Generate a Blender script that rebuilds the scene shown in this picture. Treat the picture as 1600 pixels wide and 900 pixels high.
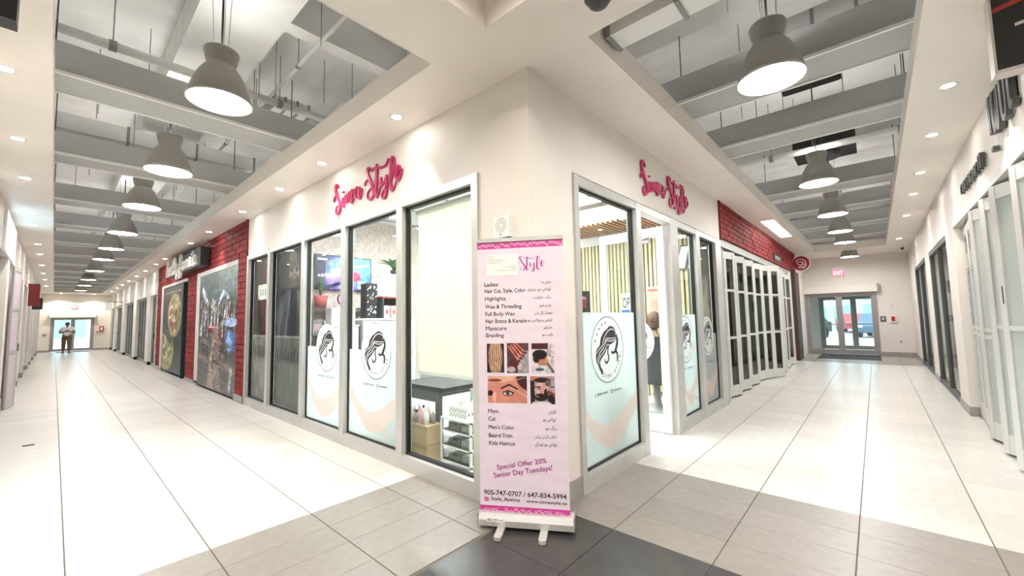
import bpy, math, random, unicodedata
import numpy as np
from mathutils import Matrix, Vector

for o in list(bpy.data.objects):
    bpy.data.objects.remove(o)
SC = bpy.context.scene
COL = SC.collection
R = math.radians
rnd = random.Random(7)

# ---------------------------------------------------------------- camera
cd = bpy.data.cameras.new('camera')
cam = bpy.data.objects.new('camera', cd)
COL.objects.link(cam)
rot = Matrix(((0.74615402, 0.06356899, 0.6627316), (0.66551249, -0.04335205, -0.74512665), (-0.01863618, 0.9970354, -0.07465326)))
cam.matrix_world = Matrix.Translation((0, 0, 1.5)) @ rot.to_4x4()
cd.sensor_width = 36
cd.lens = 14.309
cd.clip_start = 0.02
cd.clip_end = 300
SC.camera = cam

# ---------------------------------------------------------------- world, exposure
w = bpy.data.worlds.new('daylight')
SC.world = w
w.use_nodes = True
bg = w.node_tree.nodes['Background']
bg.inputs[0].default_value = (0.80, 0.90, 1.0, 1)
bg.inputs[1].default_value = 2.4
SC.view_settings.view_transform = 'Standard'
SC.view_settings.look = 'None'
SC.view_settings.exposure = 0.93
SC.view_settings.gamma = 1
SC.view_settings.use_curve_mapping = False
PEND = 46.0     # radiance of the pendant diffusers
POT = 42.0      # watts of a recessed spot
SHOP = 36.0     # radiance of the salon's ceiling panels

# ---------------------------------------------------------------- materials
MATS = {}
def nt(name):
    m = bpy.data.materials.new(name)
    m.use_nodes = True
    return m, m.node_tree, m.node_tree.nodes['Principled BSDF']

def mat(name, col, rough=0.5, metal=0.0, vary=0.0, scale=8.0, bump=0.0, objvar=0.0, spec=0.5, stretch=None):
    if name in MATS:
        return MATS[name]
    m, t, b = nt(name)
    N, Lk = t.nodes, t.links
    b.inputs['Base Color'].default_value = (*col, 1)
    b.inputs['Roughness'].default_value = rough
    b.inputs['Metallic'].default_value = metal
    b.inputs['Specular IOR Level'].default_value = spec
    if vary or bump:
        tc = N.new('ShaderNodeTexCoord')
        src = tc.outputs['Object']
        if stretch:
            mp = N.new('ShaderNodeMapping')
            mp.inputs['Scale'].default_value = stretch
            Lk.new(src, mp.inputs[0]); src = mp.outputs[0]
        nz = N.new('ShaderNodeTexNoise')
        nz.inputs['Scale'].default_value = scale
        nz.inputs['Detail'].default_value = 5
        Lk.new(src, nz.inputs['Vector'])
        if vary:
            mr = N.new('ShaderNodeMapRange')
            mr.inputs['From Min'].default_value = 0.3
            mr.inputs['From Max'].default_value = 0.7
            mr.inputs['To Min'].default_value = 1 - vary
            mr.inputs['To Max'].default_value = 1 + vary * 0.6
            Lk.new(nz.outputs['Fac'], mr.inputs['Value'])
            vm = N.new('ShaderNodeVectorMath'); vm.operation = 'SCALE'
            vm.inputs[0].default_value = col
            Lk.new(mr.outputs[0], vm.inputs['Scale'])
            out = vm.outputs[0]
            if objvar:
                oi = N.new('ShaderNodeObjectInfo')
                m2 = N.new('ShaderNodeMapRange')
                m2.inputs['To Min'].default_value = 1 - objvar
                m2.inputs['To Max'].default_value = 1 + objvar * 0.5
                Lk.new(oi.outputs['Random'], m2.inputs['Value'])
                v2 = N.new('ShaderNodeVectorMath'); v2.operation = 'SCALE'
                Lk.new(out, v2.inputs[0]); Lk.new(m2.outputs[0], v2.inputs['Scale'])
                out = v2.outputs[0]
            Lk.new(out, b.inputs['Base Color'])
        if bump:
            bp = N.new('ShaderNodeBump')
            bp.inputs['Strength'].default_value = bump
            bp.inputs['Distance'].default_value = 0.01
            Lk.new(nz.outputs['Fac'], bp.inputs['Height'])
            Lk.new(bp.outputs[0], b.inputs['Normal'])
    MATS[name] = m
    return m

def emit(name, col, s):
    if name in MATS: return MATS[name]
    m, t, b = nt(name)
    b.inputs['Base Color'].default_value = (*[min(1, c) for c in col], 1)
    b.inputs['Emission Color'].default_value = (*col, 1)
    b.inputs['Emission Strength'].default_value = s
    MATS[name] = m
    return m

def glass(name, tint=(0.93, 0.97, 0.95), refl=1.0):
    if name in MATS: return MATS[name]
    m, t, b = nt(name)
    N, Lk = t.nodes, t.links
    N.remove(b)
    tr = N.new('ShaderNodeBsdfTransparent'); tr.inputs[0].default_value = (*tint, 1)
    gl = N.new('ShaderNodeBsdfGlossy'); gl.inputs['Roughness'].default_value = 0.01
    fr = N.new('ShaderNodeLayerWeight'); fr.inputs[0].default_value = 0.5
    pw = N.new('ShaderNodeMath'); pw.operation = 'POWER'; pw.inputs[1].default_value = 4.0
    ml = N.new('ShaderNodeMath'); ml.operation = 'MULTIPLY_ADD'; ml.inputs[1].default_value = 0.55 * refl; ml.inputs[2].default_value = 0.025 * refl
    mx = N.new('ShaderNodeMixShader')
    Lk.new(fr.outputs['Facing'], pw.inputs[0]); Lk.new(pw.outputs[0], ml.inputs[0]); Lk.new(ml.outputs[0], mx.inputs[0])
    Lk.new(tr.outputs[0], mx.inputs[1]); Lk.new(gl.outputs[0], mx.inputs[2])
    Lk.new(mx.outputs[0], N['Material Output'].inputs[0])
    MATS[name] = m
    return m

def film(name, col, clear=0.1, trans=0.5):
    """thin translucent sheet: diffuse + translucent + a little clear"""
    if name in MATS: return MATS[name]
    m, t, b = nt(name)
    N, Lk = t.nodes, t.links
    N.remove(b)
    df = N.new('ShaderNodeBsdfDiffuse'); df.inputs[0].default_value = (*col, 1)
    tl = N.new('ShaderNodeBsdfTranslucent'); tl.inputs[0].default_value = (*col, 1)
    tr = N.new('ShaderNodeBsdfTransparent'); tr.inputs[0].default_value = (*col, 1)
    a = N.new('ShaderNodeMixShader'); a.inputs[0].default_value = trans
    c = N.new('ShaderNodeMixShader'); c.inputs[0].default_value = clear
    Lk.new(df.outputs[0], a.inputs[1]); Lk.new(tl.outputs[0], a.inputs[2])
    Lk.new(a.outputs[0], c.inputs[1]); Lk.new(tr.outputs[0], c.inputs[2])
    Lk.new(c.outputs[0], N['Material Output'].inputs[0])
    MATS[name] = m
    return m

def printmat(rough=0.45, glow=0.0):
    nm = 'printed_colour%.2f_%.2f' % (rough, glow)
    if nm in MATS: return MATS[nm]
    m, t, b = nt(nm)
    at = t.nodes.new('ShaderNodeAttribute'); at.attribute_name = 'Col'
    t.links.new(at.outputs['Color'], b.inputs['Base Color'])
    b.inputs['Roughness'].default_value = rough
    if glow:
        t.links.new(at.outputs['Color'], b.inputs['Emission Color'])
        b.inputs['Emission Strength'].default_value = glow
    MATS[nm] = m
    return m

M_WALL = mat('cream_wall_paint', (0.80, 0.75, 0.70), 0.55, vary=0.03, scale=2, bump=0.02)
M_CEIL = mat('cream_ceiling_paint', (0.87, 0.815, 0.755), 0.45, vary=0.03, scale=2)
M_SLAB = mat('painted_concrete', (0.84, 0.83, 0.81), 0.8, vary=0.16, scale=1.3, bump=0.1)
M_TILE = mat('cream_porcelain', (0.60, 0.58, 0.55), 0.26, vary=0.05, scale=3, objvar=0.05, stretch=(6, 1, 1))
M_TAUPE = mat('taupe_porcelain', (0.265, 0.24, 0.22), 0.36, vary=0.10, scale=14, objvar=0.07)
M_DARK = mat('charcoal_porcelain', (0.056, 0.051, 0.050), 0.30, vary=0.3, scale=6, objvar=0.08)
M_GROUT = mat('grout', (0.17, 0.145, 0.125), 0.9)
M_ALU = mat('satin_aluminium', (0.56, 0.555, 0.54), 0.38, 0.35, vary=0.05, scale=3)
M_ALUD = mat('dull_aluminium', (0.36, 0.36, 0.35), 0.4, 0.4)
M_WHITE = mat('white_paint', (0.85, 0.85, 0.83), 0.4)
M_GASK = mat('black_rubber', (0.012, 0.012, 0.012), 0.5)
M_BLACK = mat('black_paint', (0.02, 0.02, 0.02), 0.45)
M_DGREY = mat('dark_grey', (0.08, 0.08, 0.082), 0.5)
M_GREY = mat('mid_grey', (0.30, 0.30, 0.30), 0.6)
M_BASE = mat('grey_base_tile', (0.36, 0.335, 0.31), 0.4, vary=0.08, scale=5)
M_BAF = mat('grey_baffle_metal', (0.45, 0.45, 0.45), 0.5, 0.0, vary=0.03, scale=2)
M_SHADE = mat('lamp_shade_grey', (0.36, 0.345, 0.315), 0.35, 0.3)
M_GLASS = glass('clear_glass')
M_GLASSD = glass('tinted_glass', (0.62, 0.68, 0.67), 1.3)
M_FILM = film('frosted_film', (0.75, 0.81, 0.81), 0.10, 0.6)
M_PINKF = film('pale_pink_film', (0.93, 0.80, 0.76), 0.08, 0.45)
M_INK = mat('charcoal_print', (0.035, 0.035, 0.045), 0.5)
M_BLIND = film('cream_blind_fabric', (0.98, 0.94, 0.82), 0.02, 0.5)
M_MAG = mat('magenta_acrylic', (0.56, 0.02, 0.13), 0.3)
M_REDB = mat('red_painted_brick', (0.27, 0.027, 0.028), 0.65, vary=0.35, scale=9, objvar=0.25, bump=0.25, spec=0.2)
M_REDM = mat('red_mortar', (0.17, 0.022, 0.020), 0.8)
M_GLOWP = emit('pendant_diffuser', (1.0, 0.98, 0.955), PEND)
M_GLOWU = emit('pendant_top_vent', (1.0, 0.98, 0.955), 30.0)  # uplight added to the pendants for the space above the baffles
M_ADDSTRIP = emit('cove_strip', (1.0, 0.98, 0.94), 2.4)  # glow of the strips added out of sight above the soffits
M_GLOWD = emit('downlight_lens', (1.0, 0.965, 0.90), 74.0)
M_GLOWS = emit('salon_panel', (0.94, 0.97, 1.0), SHOP)

# ---------------------------------------------------------------- mesh helpers
class Fr:
    """a flat working frame: origin, u, v; n = u x v points at the viewer"""
    def __init__(s, o, u, v=(0, 0, 1)):
        s.o = Vector(o); s.u = Vector(u).normalized(); s.v = Vector(v).normalized(); s.n = s.u.cross(s.v)
    def p(s, a, b, d=0.0):
        return s.o + s.u * a + s.v * b + s.n * d
    def at(s, a, b, d=0.0):
        return Fr(s.p(a, b, d), s.u, s.v)

class MB:
    def __init__(s, m=None):
        s.v = []; s.f = []; s.i = []; s.mats = []; s.c = 0
        if m is not None: s.m(m)
    def m(s, m):
        if m not in s.mats: s.mats.append(m)
        s.c = s.mats.index(m); return s
    def face(s, ix): s.f.append(tuple(ix)); s.i.append(s.c)
    def pts(s, L):
        b = len(s.v); s.v.extend([tuple(p) for p in L]); return b
    def box(s, a, b):
        x0, x1 = sorted((a[0], b[0])); y0, y1 = sorted((a[1], b[1])); z0, z1 = sorted((a[2], b[2]))
        k = s.pts([(x0, y0, z0), (x1, y0, z0), (x1, y1, z0), (x0, y1, z0), (x0, y0, z1), (x1, y0, z1), (x1, y1, z1), (x0, y1, z1)])
        for q in ((0, 3, 2, 1), (4, 5, 6, 7), (0, 1, 5, 4), (1, 2, 6, 5), (2, 3, 7, 6), (3, 0, 4, 7)):
            s.face([k + j for j in q])
        return s
    def fbox(s, F, u0, v0, d0, u1, v1, d1):
        k = s.pts([F.p(u, v, d) for d in (d0, d1) for u, v in ((u0, v0), (u1, v0), (u1, v1), (u0, v1))])
        for q in ((0, 3, 2, 1), (4, 5, 6, 7), (0, 1, 5, 4), (1, 2, 6, 5), (2, 3, 7, 6), (3, 0, 4, 7)):
            s.face([k + j for j in q])
        return s
    def prism(s, F, P, d0, d1):
        n = len(P)
        k = s.pts([F.p(a, b, d0) for a, b in P] + [F.p(a, b, d1) for a, b in P])
        s.face([k + n + j for j in range(n)]); s.face([k + j for j in reversed(range(n))])
        for j in range(n):
            q = (j + 1) % n
            s.face((k + j, k + q, k + n + q, k + n + j))
        return s
    def flat(s, F, P, d):
        k = s.pts([F.p(a, b, d) for a, b in P]); s.face(range(k, k + len(P))); return s
    def ell(s, F, cu, cv, ru, rv, d, n=40):
        return s.flat(F, [(cu + ru * math.cos(2 * math.pi * j / n), cv + rv * math.sin(2 * math.pi * j / n)) for j in range(n)], d)
    def ring(s, F, cu, cv, r0, r1, d, n=64):
        k = s.pts([F.p(cu + r * math.cos(2 * math.pi * j / n), cv + r * math.sin(2 * math.pi * j / n), d) for r in (r0, r1) for j in range(n)])
        for j in range(n):
            q = (j + 1) % n
            s.face((k + j, k + q, k + n + q, k + n + j))
        return s
    def cyl(s, p0, p1, r0, r1=None, n=12, cap=True):
        r1 = r0 if r1 is None else r1
        p0 = Vector(p0); p1 = Vector(p1); a = (p1 - p0).normalized()
        t = Vector((0, 0, 1)) if abs(a.z) < 0.9 else Vector((1, 0, 0))
        u = a.cross(t).normalized(); v = a.cross(u)
        k = s.pts([p + (u * math.cos(2 * math.pi * j / n) + v * math.sin(2 * math.pi * j / n)) * r for p, r in ((p0, r0), (p1, r1)) for j in range(n)])
        for j in range(n):
            q = (j + 1) % n
            s.face((k + j, k + n + j, k + n + q, k + q))
        if cap:
            s.face([k + j for j in range(n)]); s.face([k + n + j for j in reversed(range(n))])
        return s
    def tube(s, P, r, n=8):
        for a, b in zip(P[:-1], P[1:]): s.cyl(a, b, r, n=n)
        return s
    def lathe(s, prof, c, n=24, ax=None):
        """prof: (radius, height) pairs around a vertical axis through c"""
        c = Vector(c); k = s.pts([(c.x + r * math.cos(2 * math.pi * j / n), c.y + r * math.sin(2 * math.pi * j / n), c.z + h) for r, h in prof for j in range(n)])
        for i in range(len(prof) - 1):
            for j in range(n):
                q = (j + 1) % n
                s.face((k + i * n + j, k + i * n + q, k + (i + 1) * n + q, k + (i + 1) * n + j))
        return s
    def disc(s, c, r, n=24, up=False):
        k = s.pts([(c[0] + r * math.cos(2 * math.pi * j / n), c[1] + r * math.sin(2 * math.pi * j / n), c[2]) for j in range(n)])
        s.face(range(k, k + n) if up else reversed(range(k, k + n))); return s
    def blob(s, c, rx, ry, rz, n=10, m=7, jit=0.0):
        k = len(s.v)
        P = []
        for i in range(m + 1):
            th = math.pi * i / m
            for j in range(n):
                ph = 2 * math.pi * j / n
                q = 1 + rnd.uniform(-jit, jit)
                P.append((c[0] + rx * q * math.sin(th) * math.cos(ph), c[1] + ry * q * math.sin(th) * math.sin(ph), c[2] + rz * q * math.cos(th)))
        s.pts(P)
        for i in range(m):
            for j in range(n):
                q = (j + 1) % n
                s.face((k + i * n + j, k + (i + 1) * n + j, k + (i + 1) * n + q, k + i * n + q))
        return s
    def stroke(s, F, P, d0, d1, rmin, rmax, sub=6, taper=True, thick=None):
        """a calligraphic pen line: thick where it runs down, thin where it runs up"""
        Q = spline(P, sub); n = len(Q); W = []
        for i in range(n):
            a = Q[max(0, i - 1)]; b = Q[min(n - 1, i + 1)]
            dx, dy = b[0] - a[0], b[1] - a[1]; L = math.hypot(dx, dy) or 1e-6
            t = max(0.0, -dy / L) if thick is None else thick
            r = rmin + (rmax - rmin) * t
            if taper: r *= min(1, 0.55 + 1.2 * min(i, n - 1 - i) / n * 2)
            W.append((-dy / L, dx / L, r))
        for i in range(1, n - 1):
            W[i] = (*W[i][:2], (W[i - 1][2] + 2 * W[i][2] + W[i + 1][2]) / 4)
        k = s.pts([F.p(q[0] + sg * w_[0] * w_[2], q[1] + sg * w_[1] * w_[2], d) for d in (d0, d1) for q, w_ in zip(Q, W) for sg in (1, -1)] if d1 != d0 else
                  [F.p(q[0] + sg * w_[0] * w_[2], q[1] + sg * w_[1] * w_[2], d0) for q, w_ in zip(Q, W) for sg in (1, -1)])
        if d1 == d0:
            for i in range(n - 1):
                a = k + 2 * i; s.face((a, a + 1, a + 3, a + 2))
        else:
            h = 2 * n
            for i in range(n - 1):
                a = k + 2 * i
                s.face((a + h, a + h + 1, a + h + 3, a + h + 2))
                s.face((a, a + h, a + h + 2, a + 2)); s.face((a + 1, a + 3, a + h + 3, a + h + 1))
            s.face((k, k + 1, k + h + 1, k + h)); a = k + 2 * (n - 1); s.face((a, a + h, a + h + 1, a + 1))
        return s
    def text(s, F, body, u0, v0, w, h, d=0.0, keep=False, align='l'):
        """lay a line of lettering into the box u0, v0, w x h of the frame"""
        V, Fc, (x0, y0, x1, y1) = TX[body]
        sy = h / max(1e-6, y1 - y0); sx = w / max(1e-6, x1 - x0) if w else sy
        off = 0
        if not w and align == 'r': off = -(x1 - x0) * sx
        if not w and align == 'c': off = -(x1 - x0) * sx / 2
        k = s.pts([F.p(u0 + off + (x - x0) * sx, v0 + (y - y0) * sy, d) for x, y in V])
        for f in Fc: s.face([k + j for j in f])
        return s
    def mesh(s, name, smooth=False):
        me = bpy.data.meshes.new(name)
        me.from_pydata(s.v, [], s.f)
        for m in s.mats: me.materials.append(m)
        if len(s.mats) > 1: me.polygons.foreach_set('material_index', s.i)
        if smooth:
            me.polygons.foreach_set('use_smooth', [True] * len(me.polygons))
        me.update()
        return me
    def build(s, name, parent=None, smooth=False, label=None):
        o = bpy.data.objects.new(name, s.mesh(name, smooth))
        COL.objects.link(o)
        if parent is not None: o.parent = parent
        if label: o['label'] = label
        return o

def spline(P, sub):
    if len(P) < 3:
        return [tuple(P[0][j] + (P[-1][j] - P[0][j]) * i / sub for j in (0, 1)) for i in range(sub + 1)]
    Q = []
    E = [P[0]] + list(P) + [P[-1]]
    for i in range(1, len(E) - 2):
        a, b, c, d = E[i - 1:i + 3]
        for j in range(sub):
            t = j / sub
            Q.append(tuple(0.5 * (2 * b[k] + (c[k] - a[k]) * t + (2 * a[k] - 5 * b[k] + 4 * c[k] - d[k]) * t * t + (3 * b[k] - a[k] - 3 * c[k] + d[k]) * t ** 3) for k in (0, 1)))
    Q.append(tuple(P[-1]))
    return Q

def tag(o, label, cat, group=None):
    o['label'] = label; o['category'] = cat
    if group: o['group'] = group
    return o
def thing(name, label, cat, loc=(0, 0, 0), group=None):
    o = bpy.data.objects.new(name, None); COL.objects.link(o)
    o.empty_display_size = 0.1; o.location = loc
    return tag(o, label, cat, group)
def struct(o):
    o['kind'] = 'structure'; return o
def hold(name, loc=(0, 0, 0)):
    o = bpy.data.objects.new(name, None); COL.objects.link(o); o.location = loc; o.empty_display_size = 0.1
    return struct(o)
def dup(root, loc, label=None, rz=None):
    r = root.copy(); COL.objects.link(r); r.location = loc
    if rz is not None: r.rotation_euler = (0, 0, rz)
    if label: r['label'] = label
    for ch in list(root.children):
        c = ch.copy(); COL.objects.link(c); c.parent = r
        for g in ch.children:
            d = g.copy(); COL.objects.link(d); d.parent = c
    return r

# ---- lettering: all lines are turned into outlines once
def arabic(s):
    forms = {}
    for cp in list(range(0xFB50, 0xFDFF)) + list(range(0xFE70, 0xFEFD)):
        dc = unicodedata.decomposition(chr(cp)).split()
        if len(dc) == 2 and dc[0] in ('<initial>', '<medial>', '<final>', '<isolated>'):
            forms.setdefault(chr(int(dc[1], 16)), {})[dc[0][1:-1]] = chr(cp)
    def j(c, k): return c in forms and k in forms[c]
    out = []
    for i, c in enumerate(s):
        if c not in forms: out.append(c); continue
        pv = s[i - 1] if i else ' '; nx = s[i + 1] if i + 1 < len(s) else ' '
        back = j(pv, 'initial') and j(c, 'final'); fwd = j(c, 'initial') and j(nx, 'final')
        k = 'medial' if back and fwd else 'final' if back else 'initial' if fwd else 'isolated'
        out.append(forms[c].get(k) or forms[c].get('isolated', c))
    return ''.join(reversed(out))

TX = {}
def prefetch(lines):
    obs = []
    for b, bold, ar in lines:
        c = bpy.data.curves.new('line', 'FONT'); c.body = arabic(b) if ar else b
        c.resolution_u = 3; c.offset = bold
        o = bpy.data.objects.new('line', c); COL.objects.link(o); obs.append((b, o, c))
    dg = bpy.context.evaluated_depsgraph_get()
    for b, o, c in obs:
        me = o.evaluated_get(dg).to_mesh()
        V = [(v.co.x, v.co.y) for v in me.vertices]
        Fc = [tuple(p.vertices) for p in me.polygons]
        xs = [v[0] for v in V] or [0]; ys = [v[1] for v in V] or [0]
        TX[b] = (V, Fc, (min(xs), min(ys), max(xs), max(ys)))
        o.evaluated_get(dg).to_mesh_clear()
    for b, o, c in obs:
        bpy.data.objects.remove(o); bpy.data.curves.remove(c)
LADIES = [('Ladies:', 'خانم ها'), ('Hair Cut, Style, Color', 'کوتاهی مو، سشوار'), ('Highlights', 'رنگ، هایلایت'), ('Wax & Threading', 'بند و ابرو'),
          ('Full Body Wax', 'مومک کل بدن'), ('Hair Botox & Keratin', 'کراتین و بوتاکس مو'), ('Manicure', 'مانیکور'), ('Braiding', 'بافت مو')]
MEN = [('Men:', 'آقایان'), ('Cut', 'کوتاهی مو'), ("Men's Color", 'رنگ مو'), ('Beard Trim', 'آنکادر کردن ریش'), ('Kids Haircut', 'کوتاهی مو کودکان')]
prefetch([(a, 0.0 if 'M' in a else 0.012, 0) for a, b in LADIES + MEN] + [(b, 0.008, 1) for a, b in LADIES + MEN] +
         [(a, 0.015, 0) for a in ('Special Offer 20%', 'Senior Day Tuesdays!', '905-747-0707 / 647-834-5994', 'Style_Bysima', 'www.simastyle.ca', 'EXIT', 'OPEN',
                                  '905.881.0482', '@style_bysima', 'simastyle.ca', 'V', 'HOURS')] + [(c, 0.0, 0) for c in 'SIMATYLE'] + [('★', 0, 0)])

def smooth_noise(nx, ny, cells, seed):
    r = np.random.RandomState(seed)
    g = r.rand(cells[1] + 1, cells[0] + 1)
    y = np.linspace(0, cells[1] - 1e-6, ny); x = np.linspace(0, cells[0] - 1e-6, nx)
    yi = y.astype(int); xi = x.astype(int); fy = (y - yi)[:, None]; fx = (x - xi)[None]
    return (g[yi][:, xi] * (1 - fy) * (1 - fx) + g[yi + 1][:, xi] * fy * (1 - fx) + g[yi][:, xi + 1] * (1 - fy) * fx + g[yi + 1][:, xi + 1] * fy * fx)

class Paint:
    """flat print: colours per grid point, v up"""
    def __init__(s, nx, ny, base, aspect=1.0):
        if nx < 90: nx, ny = nx * 2, ny * 2
        s.nx, s.ny = nx, ny
        s.U, s.V = np.meshgrid(np.linspace(0, 1, nx), np.linspace(0, 1, ny))
        s.C = np.ones((ny, nx, 3)) * np.array(base); s.a = aspect
    def put(s, mask, col, k=1.0):
        mk = np.clip(mask, 0, 1)[..., None] * k
        s.C = s.C * (1 - mk) + np.array(col) * mk; return s
    def ell(s, cu, cv, ru, rv, col, soft=0.15, k=1.0, ang=0.0):
        du, dv = s.U - cu, s.V - cv
        ca, sa = math.cos(ang), math.sin(ang)
        x = (du * ca + dv * sa) / ru; y = (-du * sa + dv * ca) / rv
        return s.put((1 - np.hypot(x, y)) / soft + 0.5, col, k)
    def line(s, a, b, wd, col, k=1.0, soft=None):
        ax, ay = a; dx, dy = b[0] - ax, b[1] - ay; L = dx * dx + dy * dy + 1e-9
        t = np.clip(((s.U - ax) * dx + (s.V - ay) * dy) / L, 0, 1)
        dist = np.hypot(s.U - ax - t * dx, s.V - ay - t * dy)
        return s.put((wd - dist) / (soft or wd * 0.6) + 0.5, col, k)
    def rect(s, u0, v0, u1, v1, col, k=1.0):
        return s.put(((s.U >= u0) & (s.U <= u1) & (s.V >= v0) & (s.V <= v1)) * 1.0, col, k)
    def grain(s, cells, amt, seed):
        s.C = np.clip(s.C * (1 + amt * (smooth_noise(s.nx, s.ny, cells, seed)[..., None] * 2 - 1)), 0, 1); return s
    def build(s, name, F, u0, v0, wd, h, d, parent=None, rough=0.45, glow=0.0):
        nx, ny = s.nx, s.ny
        V = [F.p(u0 + wd * i / (nx - 1), v0 + h * j / (ny - 1), d) for j in range(ny) for i in range(nx)]
        Fc = [(j * nx + i, j * nx + i + 1, (j + 1) * nx + i + 1, (j + 1) * nx + i) for j in range(ny - 1) for i in range(nx - 1)]
        me = bpy.data.meshes.new(name); me.from_pydata([tuple(v) for v in V], [], Fc)
        ca = me.color_attributes.new('Col', 'FLOAT_COLOR', 'POINT')
        ca.data.foreach_set('color', np.concatenate([np.clip(s.C, 0, 1).reshape(-1, 3) ** 2.2, np.ones((nx * ny, 1))], 1).astype(np.float32).ravel())
        me.materials.append(printmat(rough, glow)); me.update()
        o = bpy.data.objects.new(name, me); COL.objects.link(o)
        if parent is not None: o.parent = parent
        return o

# ================================================================ FLOOR
floor = struct(MB(M_GROUT).box((-37.3, -6, -0.30), (6, 19.2, -0.006)).build('floor'))
TM = {}
tile_count = [0]
rest = {}
def tile(x0, y0, x1, y1, m, gx, gy):
    """one floor tile; gx, gy are its half joints"""
    x0 += gx; x1 -= gx; y0 += gy; y1 -= gy
    if x1 - x0 < 0.02 or y1 - y0 < 0.02: return
    c = ((x0 + x1) / 2, (y0 + y1) / 2, 0); a, b = (x1 - x0) / 2, (y1 - y0) / 2
    d = math.hypot(c[0], c[1])
    rest.setdefault('all', []).append((d, c, a, b, m))
def lay_tiles():
    L = sorted(rest['all'], key=lambda t: t[0])
    vis = [t for t in L if (-t[1][0] * 0.66 + t[1][1] * 0.75 > 0.6)]      # those before the camera
    one = vis[:296]; ids = set(map(id, one))
    mb = MB()
    for t in L:
        d, c, a, b, m = t
        if id(t) in ids:
            k = (round(a, 3), round(b, 3), m.name)
            if k not in TM:
                q = MB(m); e = 0.0015
                i = q.pts([(-a, -b, -0.012), (a, -b, -0.012), (a, b, -0.012), (-a, b, -0.012), (-a, -b, -e), (a, -b, -e), (a, b, -e), (-a, b, -e),
                           (-a + e, -b + e, 0), (a - e, -b + e, 0), (a - e, b - e, 0), (-a + e, b - e, 0)])
                for f in ((0, 1, 5, 4), (1, 2, 6, 5), (2, 3, 7, 6), (3, 0, 4, 7), (4, 5, 9, 8), (5, 6, 10, 9), (6, 7, 11, 10), (7, 4, 8, 11), (8, 9, 10, 11)):
                    q.face([i + j for j in f])
                TM[k] = q.mesh('tile')
            o = bpy.data.objects.new('tile', TM[k]); COL.objects.link(o); o.location = c; o.parent = floor
        else:
            mb.m(m).box((c[0] - a, c[1] - b, -0.012), (c[0] + a, c[1] + b, 0))
    o = mb.build('tile', floor); o['kind'] = 'stuff'
# left corridor: long joints run along x, short ones every 0.32
rows = [(-0.62, 0.11), (0.11, 0.76), (0.76, 1.41), (1.41, 2.06), (2.06, 2.45)]
x = -2.15; k = 0
while x > -37:
    for a, b in rows:
        tile(x - 0.3175, a, x, b, M_TAUPE if k < 4 else M_TILE, 0.0012, 0.0035)
    x -= 0.3175; k += 1
cols = [(-2.1, -1.48), (-1.48, -0.83), (-0.83, -0.18), (-0.18, 0.47), (0.47, 1.12)]
y = 2.70; k = 0
while y < 18.8:
    m = M_TAUPE if k < 4 or 15.4 <= y else M_TILE
    if y > 16.9: m = M_BASE
    for a, b in cols:
        tile(a, y, b, y + 0.3325, m, 0.0035, 0.0012)
    y += 0.3325; k += 1
for i in range(13):
    for j in range(8):
        x0 = -2.13 + 0.65 * i; y0 = 2.70 - 0.65 * (j + 1)
        tile(x0, max(y0, -5.9), x0 + 0.65, y0 + 0.65, M_DARK, 0.002, 0.002)
lay_tiles()

# ================================================================ CEILINGS
ZC = 3.5
mb = MB(M_CEIL)
def cbox(x0, y0, x1, y1): mb.box((x0, y0, ZC), (x1, y1, ZC + 0.05))
cbox(-37.2, -0.75, -2.47, -0.09); cbox(-37.2, 1.88, -2.47, 2.6); cbox(-37.2, -0.09, -35.2, 1.88)
cbox(-2.1, 2.45, -1.41, 19.1); cbox(0.36, 2.45, 1.2, 19.1); cbox(-1.41, 16.6, 0.36, 19.1)
cbox(-2.47, -5.2, -1.88, 2.45); cbox(-1.88, 1.89, 1.3, 2.45); cbox(-1.88, -5.2, 1.3, -1.3); cbox(1.3, -5.2, 6, 2.45)
struct(mb.build('ceiling'))
# the fascia that lines each ceiling opening
n_trim = [0]
def trim(x0, y0, x1, y1, z0=ZC + 0.05, z1=3.72, m=M_CEIL):
    n_trim[0] += 1
    return struct(MB(m).box((x0, y0, z0), (x1, y1, z1)).build('trim_%d' % n_trim[0]))
trim(-35.2, 1.88, -2.47, 1.93); trim(-35.2, -0.14, -2.47, -0.09); trim(-2.47, -0.14, -2.42, 1.93); trim(-35.25, -0.14, -35.2, 1.93)
trim(-1.46, 2.40, -1.41, 16.65); trim(0.36, 2.40, 0.41, 16.65); trim(-1.41, 2.40, 0.36, 2.45); trim(-1.41, 16.6, 0.36, 16.65)
trim(-1.93, -1.3, -1.88, 1.94, z1=4.1); trim(-1.88, 1.89, 1.3, 1.94, z1=4.1); trim(1.3, -1.3, 1.35, 1.94, z1=4.1); trim(-1.88, -1.35, 1.3, -1.3, z1=4.1)
trim(-1.95, -1.4, 1.4, 1.96, 4.1, 4.15)
# structural deck high above, with its downstand beams
mb = MB(M_SLAB).box((-38, -7.2, 5.0), (7, 21, 5.2))
struct(mb.build('ceiling_deck'))
def beam(a, b):
    return struct(MB(M_SLAB).box(a, b).build('beam'))
beam((-38, 0.80, 4.6), (-2.2, 1.5, 5.0)); beam((-4.52, 1.5, 4.6), (-4.34, 2.9, 5.0)); beam((-7.3, 1.5, 4.6), (-6.9, 2.9, 5.0))
beam((-2.4, 4.55, 4.6), (2, 5.0, 5.0)); beam((-2.4, 9.6, 4.6), (2, 10.1, 5.0))
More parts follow.
